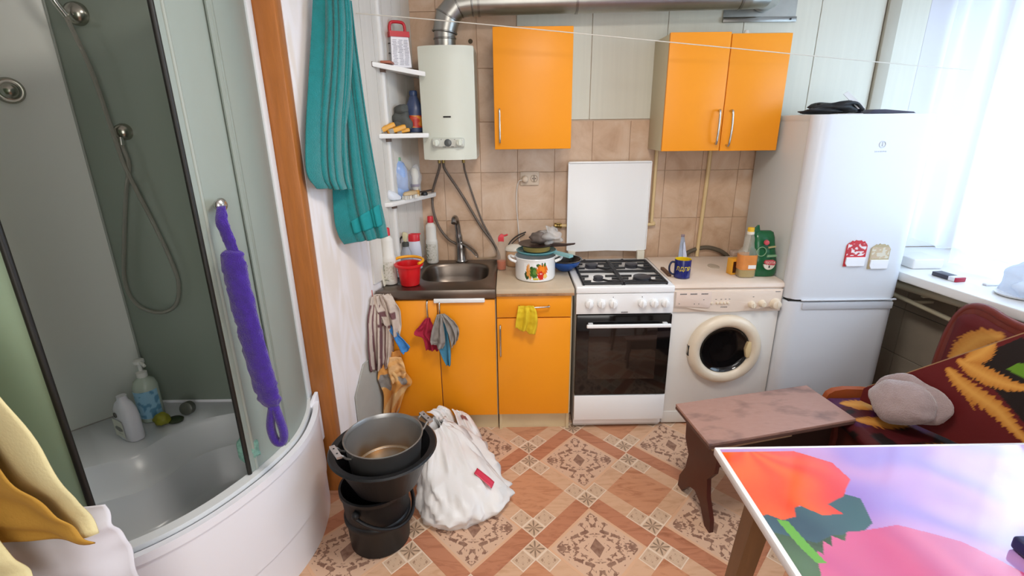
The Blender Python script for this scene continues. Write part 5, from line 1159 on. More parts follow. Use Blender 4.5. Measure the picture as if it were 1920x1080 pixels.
# hand shower holder, riser bracket and hose on the back panel
def bosses(x, z, r, nm): return obj(nm, M().lathe([(r, 1.083), (r, 1.093), (r*0.85, 1.108), (r*0.4, 1.118), (0, 1.119)], (x, 0, z), 28, 'y', cap1=False), m_nic, t, 60)
b1 = bosses(-0.80, 2.025, 0.038, 'upper_bracket'); bosses(-0.738, 1.637, 0.030, 'hose_outlet')
obj('hose_nut', M().cyl((-0.738, -1.112, 1.618), (-0.736, -1.118, 1.590), 0.009, n=14), m_chrome, t, 60)
obj('shower_handle', M().tube([(-0.802, -1.135, 2.01), (-0.812, -1.16, 2.06), (-0.818, -1.175, 2.13)], 0.010, 12, 4), m_chrome, t, 60)
hose = [(-0.800, -1.138, 2.005), (-0.765, -1.135, 1.84), (-0.748, -1.13, 1.64), (-0.735, -1.125, 1.50), (-0.690, -1.115, 1.30), (-0.658, -1.112, 1.15), (-0.652, -1.11, 1.05), (-0.685, -1.11, 0.965), (-0.755, -1.11, 0.935), (-0.835, -1.112, 0.97), (-0.858, -1.115, 1.07), (-0.815, -1.115, 1.25), (-0.765, -1.115, 1.42), (-0.728, -1.118, 1.52), (-0.736, -1.118, 1.592)]
obj('hose', M().tube(hose, 0.0075, 10, 14), mat('metal_hose', '#a5a49a', 0.3, metal=0.9, bump=1.0, bs=500), t, 60)
# toiletries on the ledge
t = thing('shampoo_bottle', 'white flat shampoo bottle with a grey printed label on the shower ledge', 'bottle', (-0.81, -1.325, 0.504))
c = (-0.812, -1.335, 0.504); rzb = Matrix.Translation(c) @ Matrix.Rotation(R(-28), 4, 'Z')
def flat(w_, d_, z, n=28): 
    return [rzb @ Vector((w_*math.copysign(abs(math.cos(a))**0.7, math.cos(a)), d_*math.copysign(abs(math.sin(a))**0.7, math.sin(a)), z)) for a in [2*PI*i/n for i in range(n)]]
obj('body', M().loft([flat(0.054, 0.028, 0.0), flat(0.058, 0.031, 0.008), flat(0.056, 0.031, 0.09), flat(0.050, 0.029, 0.125), flat(0.034, 0.023, 0.150), flat(0.018, 0.016, 0.162), flat(0.015, 0.015, 0.178), flat(0.016, 0.016, 0.180)]), mat('shampoo_white', '#dcdce4', 0.35), t, 50)
def slab_cols(u, v):
    if (abs(u-0.5)*2.2)**2+((v-0.47)*6)**2 < 0.75: return lin('#6f7068')
    if 0.18 < v < 0.24 and 0.3 < u < 0.8: return lin('#a9a99c')
    return lin('#d9d9cd') if v < 0.95 else lin('#b9bab2')
g = M(); g.grid(lambda u, v: rzb @ Vector((-0.045+0.07*u, -0.0322, 0.014+0.075*v)), 20, 24, slab_cols); obj('label', g, m_print, t, 180)
obj('emblem_ring', M().lathe([(0.006, 0), (0.011, 0), (0.011, 0.002), (0.006, 0.002)], (0, 0, 0), 20, cap0=False, cap1=False, mtx=rzb @ Matrix.Translation((-0.012, -0.031, 0.108)) @ Matrix.Rotation(R(90), 4, 'X')), mat('dark_grey_print', '#55564f', 0.4), t)
t = thing('pump_bottle', 'clear pump bottle with sky blue label behind the white shampoo bottle', 'bottle', (-0.835, -1.20, 0.504))
c = (-0.818, -1.205, 0.504)
obj('body', M().lathe([(0.040, 0.0), (0.044, 0.005), (0.044, 0.15), (0.036, 0.175), (0.016, 0.19), (0.015, 0.20)], c, 32), mat('greenish_clear_plastic', '#c2cfc0', 0.25, thin=0.25), t, 60)
def skyc(u, v):
    n = noise.noise(Vector((u*6, v*5, 4))); return lin('#5f92b4') if n > 0.1 else lin('#8fbdd6')
g = M(); g.grid(lambda u, v: (c[0]+0.0447*math.cos(-3.0+3.0*u), c[1]+0.0447*math.sin(-3.0+3.0*u), c[2]+0.02+0.12*v), 36, 24, skyc); obj('label', g, m_print, t, 180)
m_pump = mat('pump_white', '#d5d6d2', 0.4)
obj('collar', M().lathe([(0.019, 0.192), (0.019, 0.212), (0.012, 0.216), (0.007, 0.218), (0.007, 0.252)], c, 24), m_pump, t)
obj('pump_head', M().lathe([(0.012, 0.248), (0.020, 0.252), (0.020, 0.264), (0.014, 0.268)], c, 24).tube([(c[0], c[1], c[2]+0.259), (c[0]+0.03, c[1]-0.02, c[2]+0.258), (c[0]+0.042, c[1]-0.028, c[2]+0.250)], 0.006, 8, 3), m_pump, t, 50)
g = M(); g.ell((-0.742, -1.26, 0.530), 0.030, 0.026, 0.026, 20, 14, 0.3, 41); tag(obj('soap', g, mat('yellow_green_soap', '#8a8a28', 0.4), None, 180), 'yellow green lump of soap beside the blue labelled pump bottle', 'soap')
g = M(); g.lathe([(0.014, 0.0), (0.030, 0.004), (0.033, 0.012), (0.026, 0.017), (0.0, 0.018)], (-0.705, -1.238, 0.504), 24, sy=0.8, cap1=False); tag(obj('cover', g, mat('dark_green_plastic', '#2e3a22', 0.4), None, 60), 'dark green round lid lying on the shower ledge', 'lid')
tag(obj('jar', M().lathe([(0.022, -0.018), (0.027, -0.012), (0.027, 0.014), (0.022, 0.018), (0.010, 0.0185)], (0, 0, 0), 26, mtx=Matrix.Translation((-0.685, -1.180, 0.5325)) @ Matrix.Rotation(R(75), 4, 'X')), mat('grey_jar', '#55574f', 0.4), None, 50), 'grey round jar lying on its side at the ledge end', 'jar')
# purple bath cloth on the door knob
m_pur = mat('purple_nylon', '#3d1690', 0.9, var=0.22, vs=45, bump=1.0, bs=320, sheen=0.4)
t = thing('bath_mitt', 'long purple fluffy bath scrubber hanging from the shower door knob', 'scrubber', (-0.15, -1.60, 0.62))
def furry(pts, rads, seed, n=26, k=7):
    ax = curve(pts, k); rr = curve([(r_, 0, 0) for r_ in rads], k); rings = []
    for i, p in enumerate(ax):
        ring_ = []
        for j in range(n):
            a = 2*PI*j/n; d = Vector((math.cos(a), 0.45*math.sin(a)-0.1, 0)); nn = noise.noise(Vector((math.cos(a)*2+seed, math.sin(a)*2, p.z*70)))
            ring_.append(p+d*max(0.002, rr[i].x)*(1+0.24*nn))
        rings.append(ring_)
    return M().loft(rings)
KX, KY = -0.155, -1.575
obj('upper_loop', furry([(KX-0.010, KY+0.015, 1.432), (KX-0.008, KY, 1.39), (KX+0.002, KY, 1.34), (KX+0.012, KY, 1.285)], [0.013, 0.018, 0.018, 0.016], 1), m_pur, t, 180)
obj('body', furry([(KX+0.004, KY, 1.305), (KX+0.004, KY, 1.285), (KX+0.004, KY, 1.20), (KX+0.012, KY, 1.08), (KX+0.020, KY, 0.96), (KX+0.030, KY, 0.86), (KX+0.036, KY, 0.80), (KX+0.040, KY, 0.77)], [0.018, 0.035, 0.036, 0.037, 0.038, 0.038, 0.034, 0.016], 2), m_pur, t, 180)
obj('lower_loop', M().tube([(KX+0.040, KY, 0.775), (KX+0.022, KY-0.002, 0.70), (KX+0.030, KY-0.004, 0.645), (KX+0.052, KY-0.004, 0.638), (KX+0.062, KY-0.002, 0.68), (KX+0.046, KY, 0.775)], 0.014, 12, 6), m_pur, t, 180)
m_mint = mat('mint_nylon', '#7fae9f', 0.8, bump=1.0, bs=250, var=0.3, vs=60)
g = M(); g.ell((-0.238, -1.545, 0.585), 0.035, 0.03, 0.055, 24, 18, 0.6, 51); tag(obj('bath_puff', g, m_mint, None, 180), 'mint green bath puff behind the glass at the tray rim', 'bath puff')
g = M(); g.ell((-0.232, -1.555, 0.67), 0.020, 0.018, 0.045, 20, 16, 0.6, 52); tag(obj('bath_puff', g, mat('dusty_pink_nylon', '#b7828c', 0.8, bump=1.0, bs=250), None, 180), 'dusty pink bath puff behind the glass above the mint one', 'bath puff')

# yellow garment and white cloth hanging at the lower left, in front of the shower
m_gy = mat('pale_yellow_cotton', '#e6d8a4', 0.85, var=0.05, vs=6, bump=0.25, bs=140); m_gm = mat('shaded_yellow_cotton', '#b98a34', 0.85, var=0.08, vs=5, bump=0.25, bs=140); m_gw = mat('white_cotton', '#dedbe2', 0.85, var=0.04, vs=6)
t = thing('yellow_garment', 'pale yellow garment with its shaded fold coloured mustard, hanging from the left shower knob', 'garment', (-0.5, -2.08, 0.7))
g = M(); g.grid(drape([(-0.63, -2.02, 1.44), (-0.70, -2.07, 1.30), (-0.80, -2.10, 1.05), (-0.86, -2.11, 0.80), (-0.88, -2.11, 0.70)], [(-0.58, -2.02, 1.44), (-0.47, -2.06, 1.27), (-0.385, -2.09, 1.147), (-0.30, -2.095, 0.927), (-0.262, -2.10, 0.785)], 0.030, 2.2, 0.7, seed=61, rough=0.02), 60, 50); obj('outer_layer', g, m_gy, t, 180, solid=0.003)
g = M(); g.grid(drape([(-0.72, -2.13, 1.20), (-0.78, -2.15, 1.00), (-0.80, -2.16, 0.84), (-0.80, -2.16, 0.76)], [(-0.50, -2.12, 1.16), (-0.40, -2.13, 0.98), (-0.31, -2.13, 0.85), (-0.262, -2.12, 0.772)], 0.018, 2.0, 1.8, seed=62, rough=0.015), 50, 40); obj('shaded_fold', g, m_gm, t, 180, solid=0.003)  # same yellow fabric; the shade of its fold is put into a mustard colour
g = M(); g.grid(drape([(-0.82, -2.165, 1.02), (-0.86, -2.185, 0.84), (-0.86, -2.19, 0.68), (-0.86, -2.19, 0.60)], [(-0.53, -2.15, 0.93), (-0.44, -2.165, 0.82), (-0.39, -2.17, 0.73), (-0.37, -2.17, 0.67)], 0.014, 2.4, 0.3, seed=63, rough=0.014), 50, 40); obj('front_fold', g, m_gy, t, 180, solid=0.003)
t = thing('white_cloth', 'white cloth hanging below the yellow garment beside the shower tray', 'cloth', (-0.45, -2.08, 0.3))
g = M(); g.grid(drape([(-0.78, -2.10, 0.85), (-0.84, -2.13, 0.65), (-0.86, -2.13, 0.45), (-0.86, -2.13, 0.30)], [(-0.30, -2.06, 0.80), (-0.275, -2.075, 0.74), (-0.252, -2.09, 0.62), (-0.24, -2.09, 0.35)], 0.022, 2.4, 1.4, seed=64, rough=0.016), 60, 50); obj('fall', g, m_gw, t, 180, solid=0.003)

# ------------------------------------------------------------------ bucket, basin, pot and bag on the floor
m_bk = mat('black_bucket_plastic', '#17181a', 0.42, spec=0.35); m_bk2 = mat('black_basin_plastic', '#1c1d1f', 0.4, spec=0.35)
t = thing('bucket', 'black plastic bucket on the floor beside the shower, under the basin', 'bucket', (0.10, -1.35, 0))
c = (0.115, -1.345, 0)
obj('pail', M().lathe([(0.112, 0.001), (0.120, 0.006), (0.126, 0.12), (0.134, 0.135), (0.134, 0.150), (0.127, 0.156), (0.133, 0.255), (0.141, 0.262), (0.141, 0.278), (0.132, 0.280), (0.115, 0.02), (0.0, 0.015)], c, 48, cap1=False), m_bk, t, 50)
obj('handle', M().tube([(c[0]+0.146*math.cos(a), c[1]+0.146*math.sin(a), 0.225-0.085*math.sin((a+1.9)/2.9*PI)) for a in [R(d) for d in range(-108, 58, 12)]], 0.008, 10, 3), m_bk, t, 60)
for a in (-1.9, 1.0): obj('handle_lug', M().ell((c[0]+0.138*math.cos(a), c[1]+0.138*math.sin(a), 0.228), 0.016, 0.018, 0.02, 12, 8), m_bk, t, 60)
t = thing('basin', 'wide black plastic basin standing on top of the black bucket', 'basin', (0.14, -1.33, 0.285))
c = (0.165, -1.345, 0.2815)
obj('bowl', M().lathe([(0.118, 0.001), (0.126, 0.006), (0.186, 0.150), (0.204, 0.158), (0.210, 0.166), (0.204, 0.172), (0.182, 0.168), (0.120, 0.016), (0.112, 0.008), (0.0, 0.008)], c, 56, cap1=False), m_bk2, t, 50)
m_al = mat('worn_aluminium', '#a9a8a6', 0.36, metal=0.9, var=0.06, vs=9)
t = thing('cooking_pot', 'aluminium cooking pot with two riveted handles sitting in the black basin', 'pot', (0.165, -1.37, 0.296))
c = (0.172, -1.350, 0.350)
obj('body', M().lathe([(0.118, 0.001), (0.132, 0.010), (0.147, 0.145), (0.152, 0.151), (0.153, 0.156), (0.148, 0.157), (0.143, 0.145), (0.127, 0.018), (0.116, 0.008), (0.0, 0.008)], c, 56, cap1=False), m_al, t, 50)
PI_ = along([(0.0, 0.0095, 0), (0.06, 0.0094, 0), (0.112, 0.0097, 0), (0.1215, 0.014, 0), (0.1265, 0.026, 0), (0.134, 0.085, 0), (0.1415, 0.142, 0)], 4)
def potcol(u, v):
    p = PI_(v); a_ = 2*PI*u; n_ = noise.noise(Vector((p.x*18*math.cos(a_), p.x*18*math.sin(a_), p.y*14)))
    return mixc(lin('#9c7a50'), lin('#b0afad'), (p.y-0.012)*15+0.55*n_+0.25)
def mixc(a, b, k): k = max(0, min(1, k)); return [p+(q-p)*k for p, q in zip(a, b)]
g = M(); g.grid(lambda u, v: (c[0]+PI_(v).x*math.cos(2*PI*u), c[1]+PI_(v).x*math.sin(2*PI*u), c[2]+PI_(v).y), 72, 40, potcol, closeu=True)
obj('stained_inside', g, mat('stained_aluminium', attr=True, rough=0.36, metal=0.8), t, 60)
for s in (1, -1):
    d = Vector((0.80*s, 0.60*s, 0)).normalized(); e = Vector((-d.y, d.x, 0)); q = Vector(c)
    def P(o, l, z): return q+d*o+e*l+Vector((0, 0, z))
    h = M()
    for l in (-0.030, 0.030): h.tube([P(0.144, l, 0.1250), P(0.160, l, 0.1350), P(0.172, l, 0.1520), P(0.186, l*0.95, 0.1580)], 0.0045, 8, 4)
    obj('handle_bracket', h, m_al, t, 60, kind='stuff')
    obj('handle_grip', M().loft([[P(0.176, l, 0.1520), P(0.196, l, 0.1550), P(0.196, l, 0.1640), P(0.176, l, 0.1620)] for l in (-0.042, 0.042)]), mat('bright_aluminium', '#c9c8c8', 0.3, metal=0.9), t)
    for l in (-0.018, 0.018): obj('rivet', M().ell(tuple(P(0.187, l, 0.1635)), 0.004, 0.004, 0.002, 10, 6), m_dark, t)
# white carrier bag slumped on the floor
m_cb = mat('white_carrier_bag', attr=True, rough=0.42, spec=0.4, bump=0.35, bs=30)
t = thing('carrier_bag', 'crumpled white plastic carrier bag with red stripe leaning on the bucket', 'bag', (0.44, -1.05, 0))
RB = [(0.0, [(0.290, -1.270), (0.38, -1.305), (0.47, -1.300), (0.56, -1.245), (0.625, -1.155), (0.62, -1.06), (0.56, -0.92), (0.50, -0.80), (0.40, -0.76), (0.32, -0.86), (0.30, -1.0), (0.285, -1.15)]),
      (0.06, [(0.280, -1.265), (0.38, -1.300), (0.47, -1.295), (0.565, -1.24), (0.622, -1.15), (0.61, -1.06), (0.55, -0.92), (0.48, -0.80), (0.40, -0.77), (0.32, -0.86), (0.29, -1.0), (0.275, -1.15)]),
      (0.13, [(0.285, -1.20), (0.36, -1.235), (0.44, -1.22), (0.52, -1.16), (0.555, -1.08), (0.535, -1.0), (0.49, -0.89), (0.43, -0.80), (0.37, -0.78), (0.31, -0.86), (0.29, -0.98), (0.28, -1.1)]),
      (0.20, [(0.29, -1.10), (0.335, -1.13), (0.39, -1.10), (0.43, -1.04), (0.45, -0.97), (0.435, -0.91), (0.41, -0.84), (0.37, -0.80), (0.335, -0.79), (0.30, -0.86), (0.285, -0.95), (0.28, -1.02)]),
      (0.255, [(0.285, -0.98), (0.315, -1.0), (0.345, -0.97), (0.365, -0.92), (0.37, -0.88), (0.36, -0.85), (0.345, -0.82), (0.32, -0.80), (0.30, -0.80), (0.285, -0.84), (0.275, -0.89), (0.275, -0.94)]),
      (0.285, [(0.275, -0.90), (0.295, -0.91), (0.31, -0.895), (0.32, -0.87), (0.325, -0.855), (0.32, -0.84), (0.31, -0.825), (0.295, -0.82), (0.285, -0.82), (0.275, -0.84), (0.27, -0.86), (0.27, -0.885)])]
def bagsurf():
    cols = []
    for z, ps in RB:
        cp = curve([(x, y, z*0.80) for x, y in ps+[ps[0]]], 6)[:-1]; cols.append(cp)
    n = len(cols[0]); al = [along([cols[r_][i] for r_ in range(len(cols))], 6) for i in range(n)]
    ctr = along([sum((Vector(p) for p in cl), Vector())/n for cl in cols], 6)
    def f(u, v):
        i = int(round(u*n)) % n; p = al[i](v); o = (p-ctr(v)); o.z = 0; l_ = o.length; o.normalize()
        a = 2*PI*u; k = 1-abs(noise.noise(Vector((math.cos(a)*2.6, math.sin(a)*2.6, v*2.2+3))))*2.4
        k2 = noise.noise(Vector((math.cos(a)*6, math.sin(a)*6, v*6)))
        w_ = min(1, v*6)
        return p+o*(0.040*k+0.022*k2+0.020*(1-2.6*abs(noise.noise(Vector((math.cos(a)*4.5+5, math.sin(a)*4.5, v*4))))))*(0.25+0.75*w_)*min(1, l_/0.12)+Vector((0, 0, (0.012*k2+0.010*k)*w_))
    return f, n
bf, bn = bagsurf()
def bcol(u, v): return lin('#e4e1df')
g = M(); g.grid(bf, bn, 72, bcol, closeu=True); obj('sack', g, m_cb, t, 180)
cand = [(Vector(bf(i/bn, j/90)), Vector(bf(i/bn, (j+1)/90)), Vector(bf((i+1)/bn, j/90))) for i in range(bn) for j in range(1, 60)]
def hug(x, y):
    nb = sorted(((c_[0].x-x)**2+(c_[0].y-y)**2, c_[0].z) for c_ in cand)[:26]; ws_ = [1/(d+4e-4) for d, _ in nb]
    return Vector((x, y, sum(w_*z for w_, (_, z) in zip(ws_, nb))/sum(ws_)))+Vector((0.45, -0.35, 0.8))*0.012
st = M(); st.grid(lambda u, v: hug(0.500+0.080*u+0.012*(v-0.5), -1.120-0.050*u+0.034*(v-0.5)), 10, 4)
obj('red_stripe', st, mat('red_film_print', '#cf3450', 0.4), t, 180, solid=0.001)
def flap(L, Rr, nm, seed):
    g = M(); g.grid(drape(L, Rr, 0.016, 2.5, 0.5, (0, -0.7, 0.7), rough=0.02, seed=seed), 30, 24, lambda u, v: lin('#8a4a44') if (0.30 < v < 0.42 and 0.3 < u < 0.7 and seed == 72) else lin('#c98f88') if (0.84 < v < 0.92 and seed == 72) else lin('#e4e1df')); return obj(nm, g, m_cb, t, 180, solid=0.0015)
flap([(0.24, -0.80, 0.255), (0.27, -0.79, 0.235), (0.30, -0.81, 0.21), (0.32, -0.86, 0.19)], [(0.30, -0.71, 0.24), (0.34, -0.71, 0.22), (0.37, -0.74, 0.19), (0.39, -0.80, 0.165)], 'handle_flap', 71)
flap([(0.36, -0.74, 0.235), (0.38, -0.76, 0.21), (0.41, -0.84, 0.185), (0.45, -0.90, 0.15)], [(0.41, -0.66, 0.17), (0.45, -0.68, 0.15), (0.50, -0.75, 0.11), (0.53, -0.83, 0.08)], 'side_flap', 72)

# ------------------------------------------------------------------ low bench, corner settee, hat and table on the right
m_bench = mat('reddish_fibreboard', '#8c6057', 0.5, var=0.0)
nt = NT(m_bench); pb = nt.n['Principled BSDF']
f1 = nt.noise(nt.coord((1.6, 3.2, 1)), 2.2, 4, 0.6); f2 = nt.noise(nt.coord((3, 9, 1)), 9, 4, 0.6)
cb = nt.mix(nt.math('MULTIPLY', f2, 0.6), '#a67d71', '#b99789'); nt.link(nt.mix(nt.ramp(f1, [(0.5, (0, 0, 0)), (0.68, (0.85, 0.85, 0.85))]), cb, '#5a4848'), pb.inputs['Base Color'])
m_dr = mat('dark_red_brown_board', '#4a1c14', 0.4, var=0.15, vs=5)
t = thing('bench', 'low brown bench with worn fibreboard top and shaped plank legs', 'bench', (1.76, -1.14, 0))
seat = [(1.408, -1.069), (1.444, -1.367), (2.125, -1.207), (2.078, -0.921)]
obj('seat_board', M().prism(seat, 'z', 0.437, 0.450, 0.002), m_bench, t)
obj('under_board', M().prism([(x*0.998+0.003, y) for x, y in seat], 'z', 0.424, 0.4365, 0.001), mat('brown_edge_board', '#5d4038', 0.6), t)
u_ = Vector((0.680, 0.155, 0)).normalized(); v_ = Vector((0.036, -0.298, 0)).normalized(); o_ = Vector((1.426, -1.218, 0))
def bx(s, w_, z): return o_+u_*s+v_*w_+Vector((0, 0, z))
prof = [(-0.125, 0.424), (0.125, 0.424), (0.135, 0.36), (0.128, 0.28), (0.085, 0.22), (0.10, 0.14), (0.145, 0.06), (0.15, 0.0), (0.11, 0.0), (0.05, 0.075), (0.0, 0.095), (-0.05, 0.075), (-0.11, 0.0), (-0.15, 0.0), (-0.145, 0.06), (-0.10, 0.14), (-0.085, 0.22), (-0.128, 0.28), (-0.135, 0.36)]
for s in (0.055, 0.615):
    obj('leg', M().loft([[bx(s, w_, z) for w_, z in prof], [bx(s+0.02, w_, z) for w_, z in prof]]), m_dr, t, 30)
obj('rail', M().loft([[bx(0.075, w_, z) for w_, z in ((0.098, 0.30), (0.116, 0.30), (0.116, 0.424), (0.098, 0.424))], [bx(0.615, w_, z) for w_, z in ((0.098, 0.30), (0.116, 0.30), (0.116, 0.424), (0.098, 0.424))]]), mat('near_black_board', '#26140f', 0.5), t)
obj('rail', M().loft([[bx(0.075, w_, z) for w_, z in ((-0.116, 0.30), (-0.098, 0.30), (-0.098, 0.424), (-0.116, 0.424))], [bx(0.615, w_, z) for w_, z in ((-0.116, 0.30), (-0.098, 0.30), (-0.098, 0.424), (-0.116, 0.424))]]), mat('near_black_board'), t)
obj('bare_batten', M().loft([[bx(0.03, w_, z) for w_, z in ((0.117, 0.400), (0.132, 0.400), (0.132, 0.424), (0.117, 0.424))], [bx(0.40, w_, z) for w_, z in ((0.117, 0.405), (0.132, 0.405), (0.132, 0.424), (0.117, 0.424))]]), mat('bare_pine', '#a98a6c', 0.7, var=0.2, vs=30), t)

# settee covered in a printed maroon cloth with golden leaves
LEAVES = [[(0.24, 0.263), (0.286, 0.23), (0.338, 0.207), (0.408, 0.184), (0.459, 0.147), (0.52, 0.105)], [(0.263, 0.31), (0.312, 0.296), (0.358, 0.284), (0.408, 0.281), (0.47, 0.29)], [(0.333, 0.41), (0.311, 0.359), (0.279, 0.317)]]
BLACK = [(0.277, 0.300), (0.300, 0.262), (0.389, 0.245), (0.464, 0.190), (0.54, 0.13), (0.62, 0.20), (0.62, 0.45), (0.40, 0.46), (0.35, 0.40)]
def inpoly(x, y, P):
    r = False; j = len(P)-1
    for i in range(len(P)):
        if (P[i][1] > y) != (P[j][1] > y) and x < (P[j][0]-P[i][0])*(y-P[i][1])/(P[j][1]-P[i][1])+P[i][0]: r = not r
        j = i
    return r
def leafy(x, y, leaves, w=0.025):
    best = 9
    for lf in leaves:
        n = len(lf)-1
        for i in range(n):
            ax, ay = lf[i]; bx_, by = lf[i+1]; dx, dy = bx_-ax, by-ay; L2 = dx*dx+dy*dy
            s = max(0, min(1, ((x-ax)*dx+(y-ay)*dy)/L2)); d = math.hypot(x-ax-dx*s, y-ay-dy*s); tt = (i+s)/n
            ww = w*(0.30+1.0*math.sin(PI*min(1, tt*0.85+0.12)))*(0.72+0.46*((tt*15) % 1))
            best = min(best, d/ww)
    return best
MAR, BLK, GOLD, GOLD2 = lin('#5e1012'), lin('#160a08'), lin('#b8752a'), lin('#d49a48')
def lidcol(x, y):
    k = leafy(x, y, LEAVES)
    if k < 1: return [a+(b-a)*max(0, min(1, 1.2*k-0.1)) for a, b in zip(GOLD2, GOLD)]
    if inpoly(x, y, [(0.395, 0.335), (0.415, 0.368), (0.455, 0.378), (0.50, 0.345), (0.475, 0.322), (0.43, 0.325)]): return lin('#5d8a1e')
    if leafy(x, y, [[(0.304, 0.202), (0.33, 0.178), (0.354, 0.149)]], 0.004) < 1: return GOLD
    return BLK if inpoly(x, y, BLACK) else MAR
m_fab = mat('printed_settee_cloth', attr=True, rough=0.55, spec=0.35, bump=0.1, bs=200)
m_red = mat('red_brown_wood', '#6e2416', 0.3, var=0.18, vs=4, stretch=(6, 6, 1)); m_ply = mat('plywood_edge', '#a07c56', 0.6)
t = thing('settee', 'kitchen corner settee in maroon leaf print with red brown wooden frame under the window', 'settee', (2.4, -1.5, 0))
# seat box and seat cushion
sx0 = 2.085
obj('seat_box', M().prism([(2.10, -1.02), (2.28, -1.00), (2.62, -1.02), (2.70, -2.35), (2.22, -2.35), (2.13, -1.60)], 'z', 0.02, 0.385), m_dr, t)
seatp = [(2.155, -0.995), (2.60, -0.985), (2.70, -2.35), (2.25, -2.35), (2.10, -1.60), (2.095, -1.15)]
def seatcol(x, y):
    k = leafy(x, y, [[(2.17, -1.06), (2.24, -1.075), (2.33, -1.07)], [(2.15, -1.19), (2.24, -1.215), (2.32, -1.235)], [(2.30, -1.38), (2.42, -1.42), (2.55, -1.44)], [(2.18, -1.55), (2.30, -1.62), (2.42, -1.75)]], 0.032)
    n = noise.noise(Vector((x*9, y*9, 2)))
    if k < 1: return [a+(b-a)*max(0, min(1, k)) for a, b in zip(GOLD2, GOLD)]
    return lin('#46123c') if n > 0.12 else BLK if n < -0.15 else lin('#4a0f14')
cush = M()
def cushf(u, v):
    def edge(a, b): return Vector(a).lerp(Vector(b), v)
    l = along([(2.10, -1.0, 0), (2.095, -1.15, 0), (2.11, -1.6, 0), (2.25, -2.35, 0)], 6)(v); r = along([(2.60, -0.985, 0), (2.62, -1.3, 0), (2.66, -1.8, 0), (2.70, -2.35, 0)], 6)(v)
    p = l.lerp(r, u); e = min(u, 1-u, v*2.5, 1)
    p.z = 0.388+0.042*min(1, e*14)**0.5; return p
cush.grid(cushf, 70, 130, lambda u, v: seatcol(cushf(u, v).x, cushf(u, v).y))
obj('seat_cushion', cush, m_fab, t, 180, solid=0.004)
obj('end_arm', M().loft([[(x, y, z) for y, z in ((-0.990, 0.36), (-0.960, 0.36), (-0.960, zt), (-0.990, zt))] for x, zt in ((2.135, 0.415), (2.145, 0.440), (2.17, 0.457), (2.22, 0.465), (2.30, 0.462), (2.42, 0.448), (2.60, 0.44))]), mat('orange_brown_wood', '#9a4a22', 0.3, var=0.15, vs=5), t, 50)
# backrest: wooden frame with a curved top corner, printed pad inside
BX = lambda y: 2.665-0.115*(y+0.9)
outl = [(-0.905, 0.42), (-0.908, 0.52), (-0.905, 0.62), (-0.908, 0.72), (-0.925, 0.80), (-0.955, 0.845), (-1.0, 0.862), (-1.05, 0.858), (-1.10, 0.846), (-1.17, 0.838), (-1.26, 0.842), (-1.40, 0.87), (-1.7, 0.90), (-2.35, 0.90), (-2.35, 0.42)]
sh = lambda z: 0.10*(z-0.42)
fr = M().loft([[(BX(y)+sh(z)-0.010, y, z) for y, z in outl], [(BX(y)+sh(z)+0.028, y, z) for y, z in outl]]); 
bk = obj('backrest', fr, m_red, t, 40)
roll = [(BX(y)+sh(z)+0.008, y, z) for y, z in outl[:-1]]
obj('frame_moulding', M().tube(roll, 0.020, 12, 4), m_red, bk, 60)
def backcol(y, z):
    x = -y
    k = leafy(x, z, [[(1.0, 0.60), (1.03, 0.68), (1.07, 0.75), (1.14, 0.79)], [(1.40, 0.84), (1.32, 0.80), (1.25, 0.74)], [(1.55, 0.60), (1.5, 0.72), (1.6, 0.82)], [(1.8, 0.6), (1.9, 0.75), (1.8, 0.85)]], 0.042)
    if k < 1: return [a+(b-a)*max(0, min(1, k)) for a, b in zip(GOLD2, GOLD)]
    if math.hypot(x-1.19, (z-0.735)) < 0.030+0.008*math.sin(7*math.atan2(z-0.735, x-1.19)): return lin('#c2a860')
    if inpoly(x, z, [(1.08, 0.62), (1.12, 0.74), (1.2, 0.80), (1.35, 0.72), (1.7, 0.66), (2.0, 0.5), (1.2, 0.5)]): return BLK
    return MAR
def padf(u, v):
    y = -0.935-1.38*u; top = 0.0
    for (y0, z0), (y1, z1) in zip(outl[3:], outl[4:]):
        if y1 <= y <= y0: top = z0+(z1-z0)*(y0-y)/max(1e-6, y0-y1); break
    z = 0.44+(top-0.028-0.44)*v; e = min(u*3, v, 1-v, 1-u)
    return Vector((BX(y)+sh(z)-0.012-0.020*min(1, e*10)**0.5, y, z))
g = M(); g.grid(padf, 130, 60, lambda u, v: backcol(padf(u, v).y, padf(u, v).z)); obj('back_pad', g, m_fab, bk, 180)
# loose seat lid leaning up against the backrest
E0 = Vector((2.243, -1.083, 0.452)); E1 = Vector((0.45796, -0.88897, 0)); E2 = Vector((0.15513, 0.07991, 0.98466)); N3 = Vector((-0.87533, -0.45093, 0.17450))
t = thing('seat_lid', 'loose upholstered seat panel with plywood edge leaning against the settee back', 'panel', (2.35, -1.3, 0.45))
poly = [(-0.02, 0.0), (0.86, 0.0), (0.86, 0.90), (0.10, 0.183), (-0.01, 0.074)]
poly = [(-0.02, 0.0), (0.86, 0.0), (0.86, 0.935), (0.123, 0.205), (-0.01, 0.073)]
W3 = lambda x, y, d=0.0: E0+E1*x+E2*y-N3*d
obj('board', M().loft([[W3(x, y, 0.002) for x, y in poly], [W3(x, y, 0.018) for x, y in poly]]), m_ply, t, 30)
def lidf(u, v):
    x = -0.018+0.874*u; top = 0.0
    top = np.interp(x, [-0.02, -0.01, 0.123, 0.86], [0.06, 0.073, 0.203, 0.932]); y = 0.002+(top-0.006)*v; return x, y
g = M(); g.grid(lambda u, v: W3(*lidf(u, v), -0.003), 190, 130, lambda u, v: lidcol(*lidf(u, v))); obj('cover', g, m_fab, t, 180)
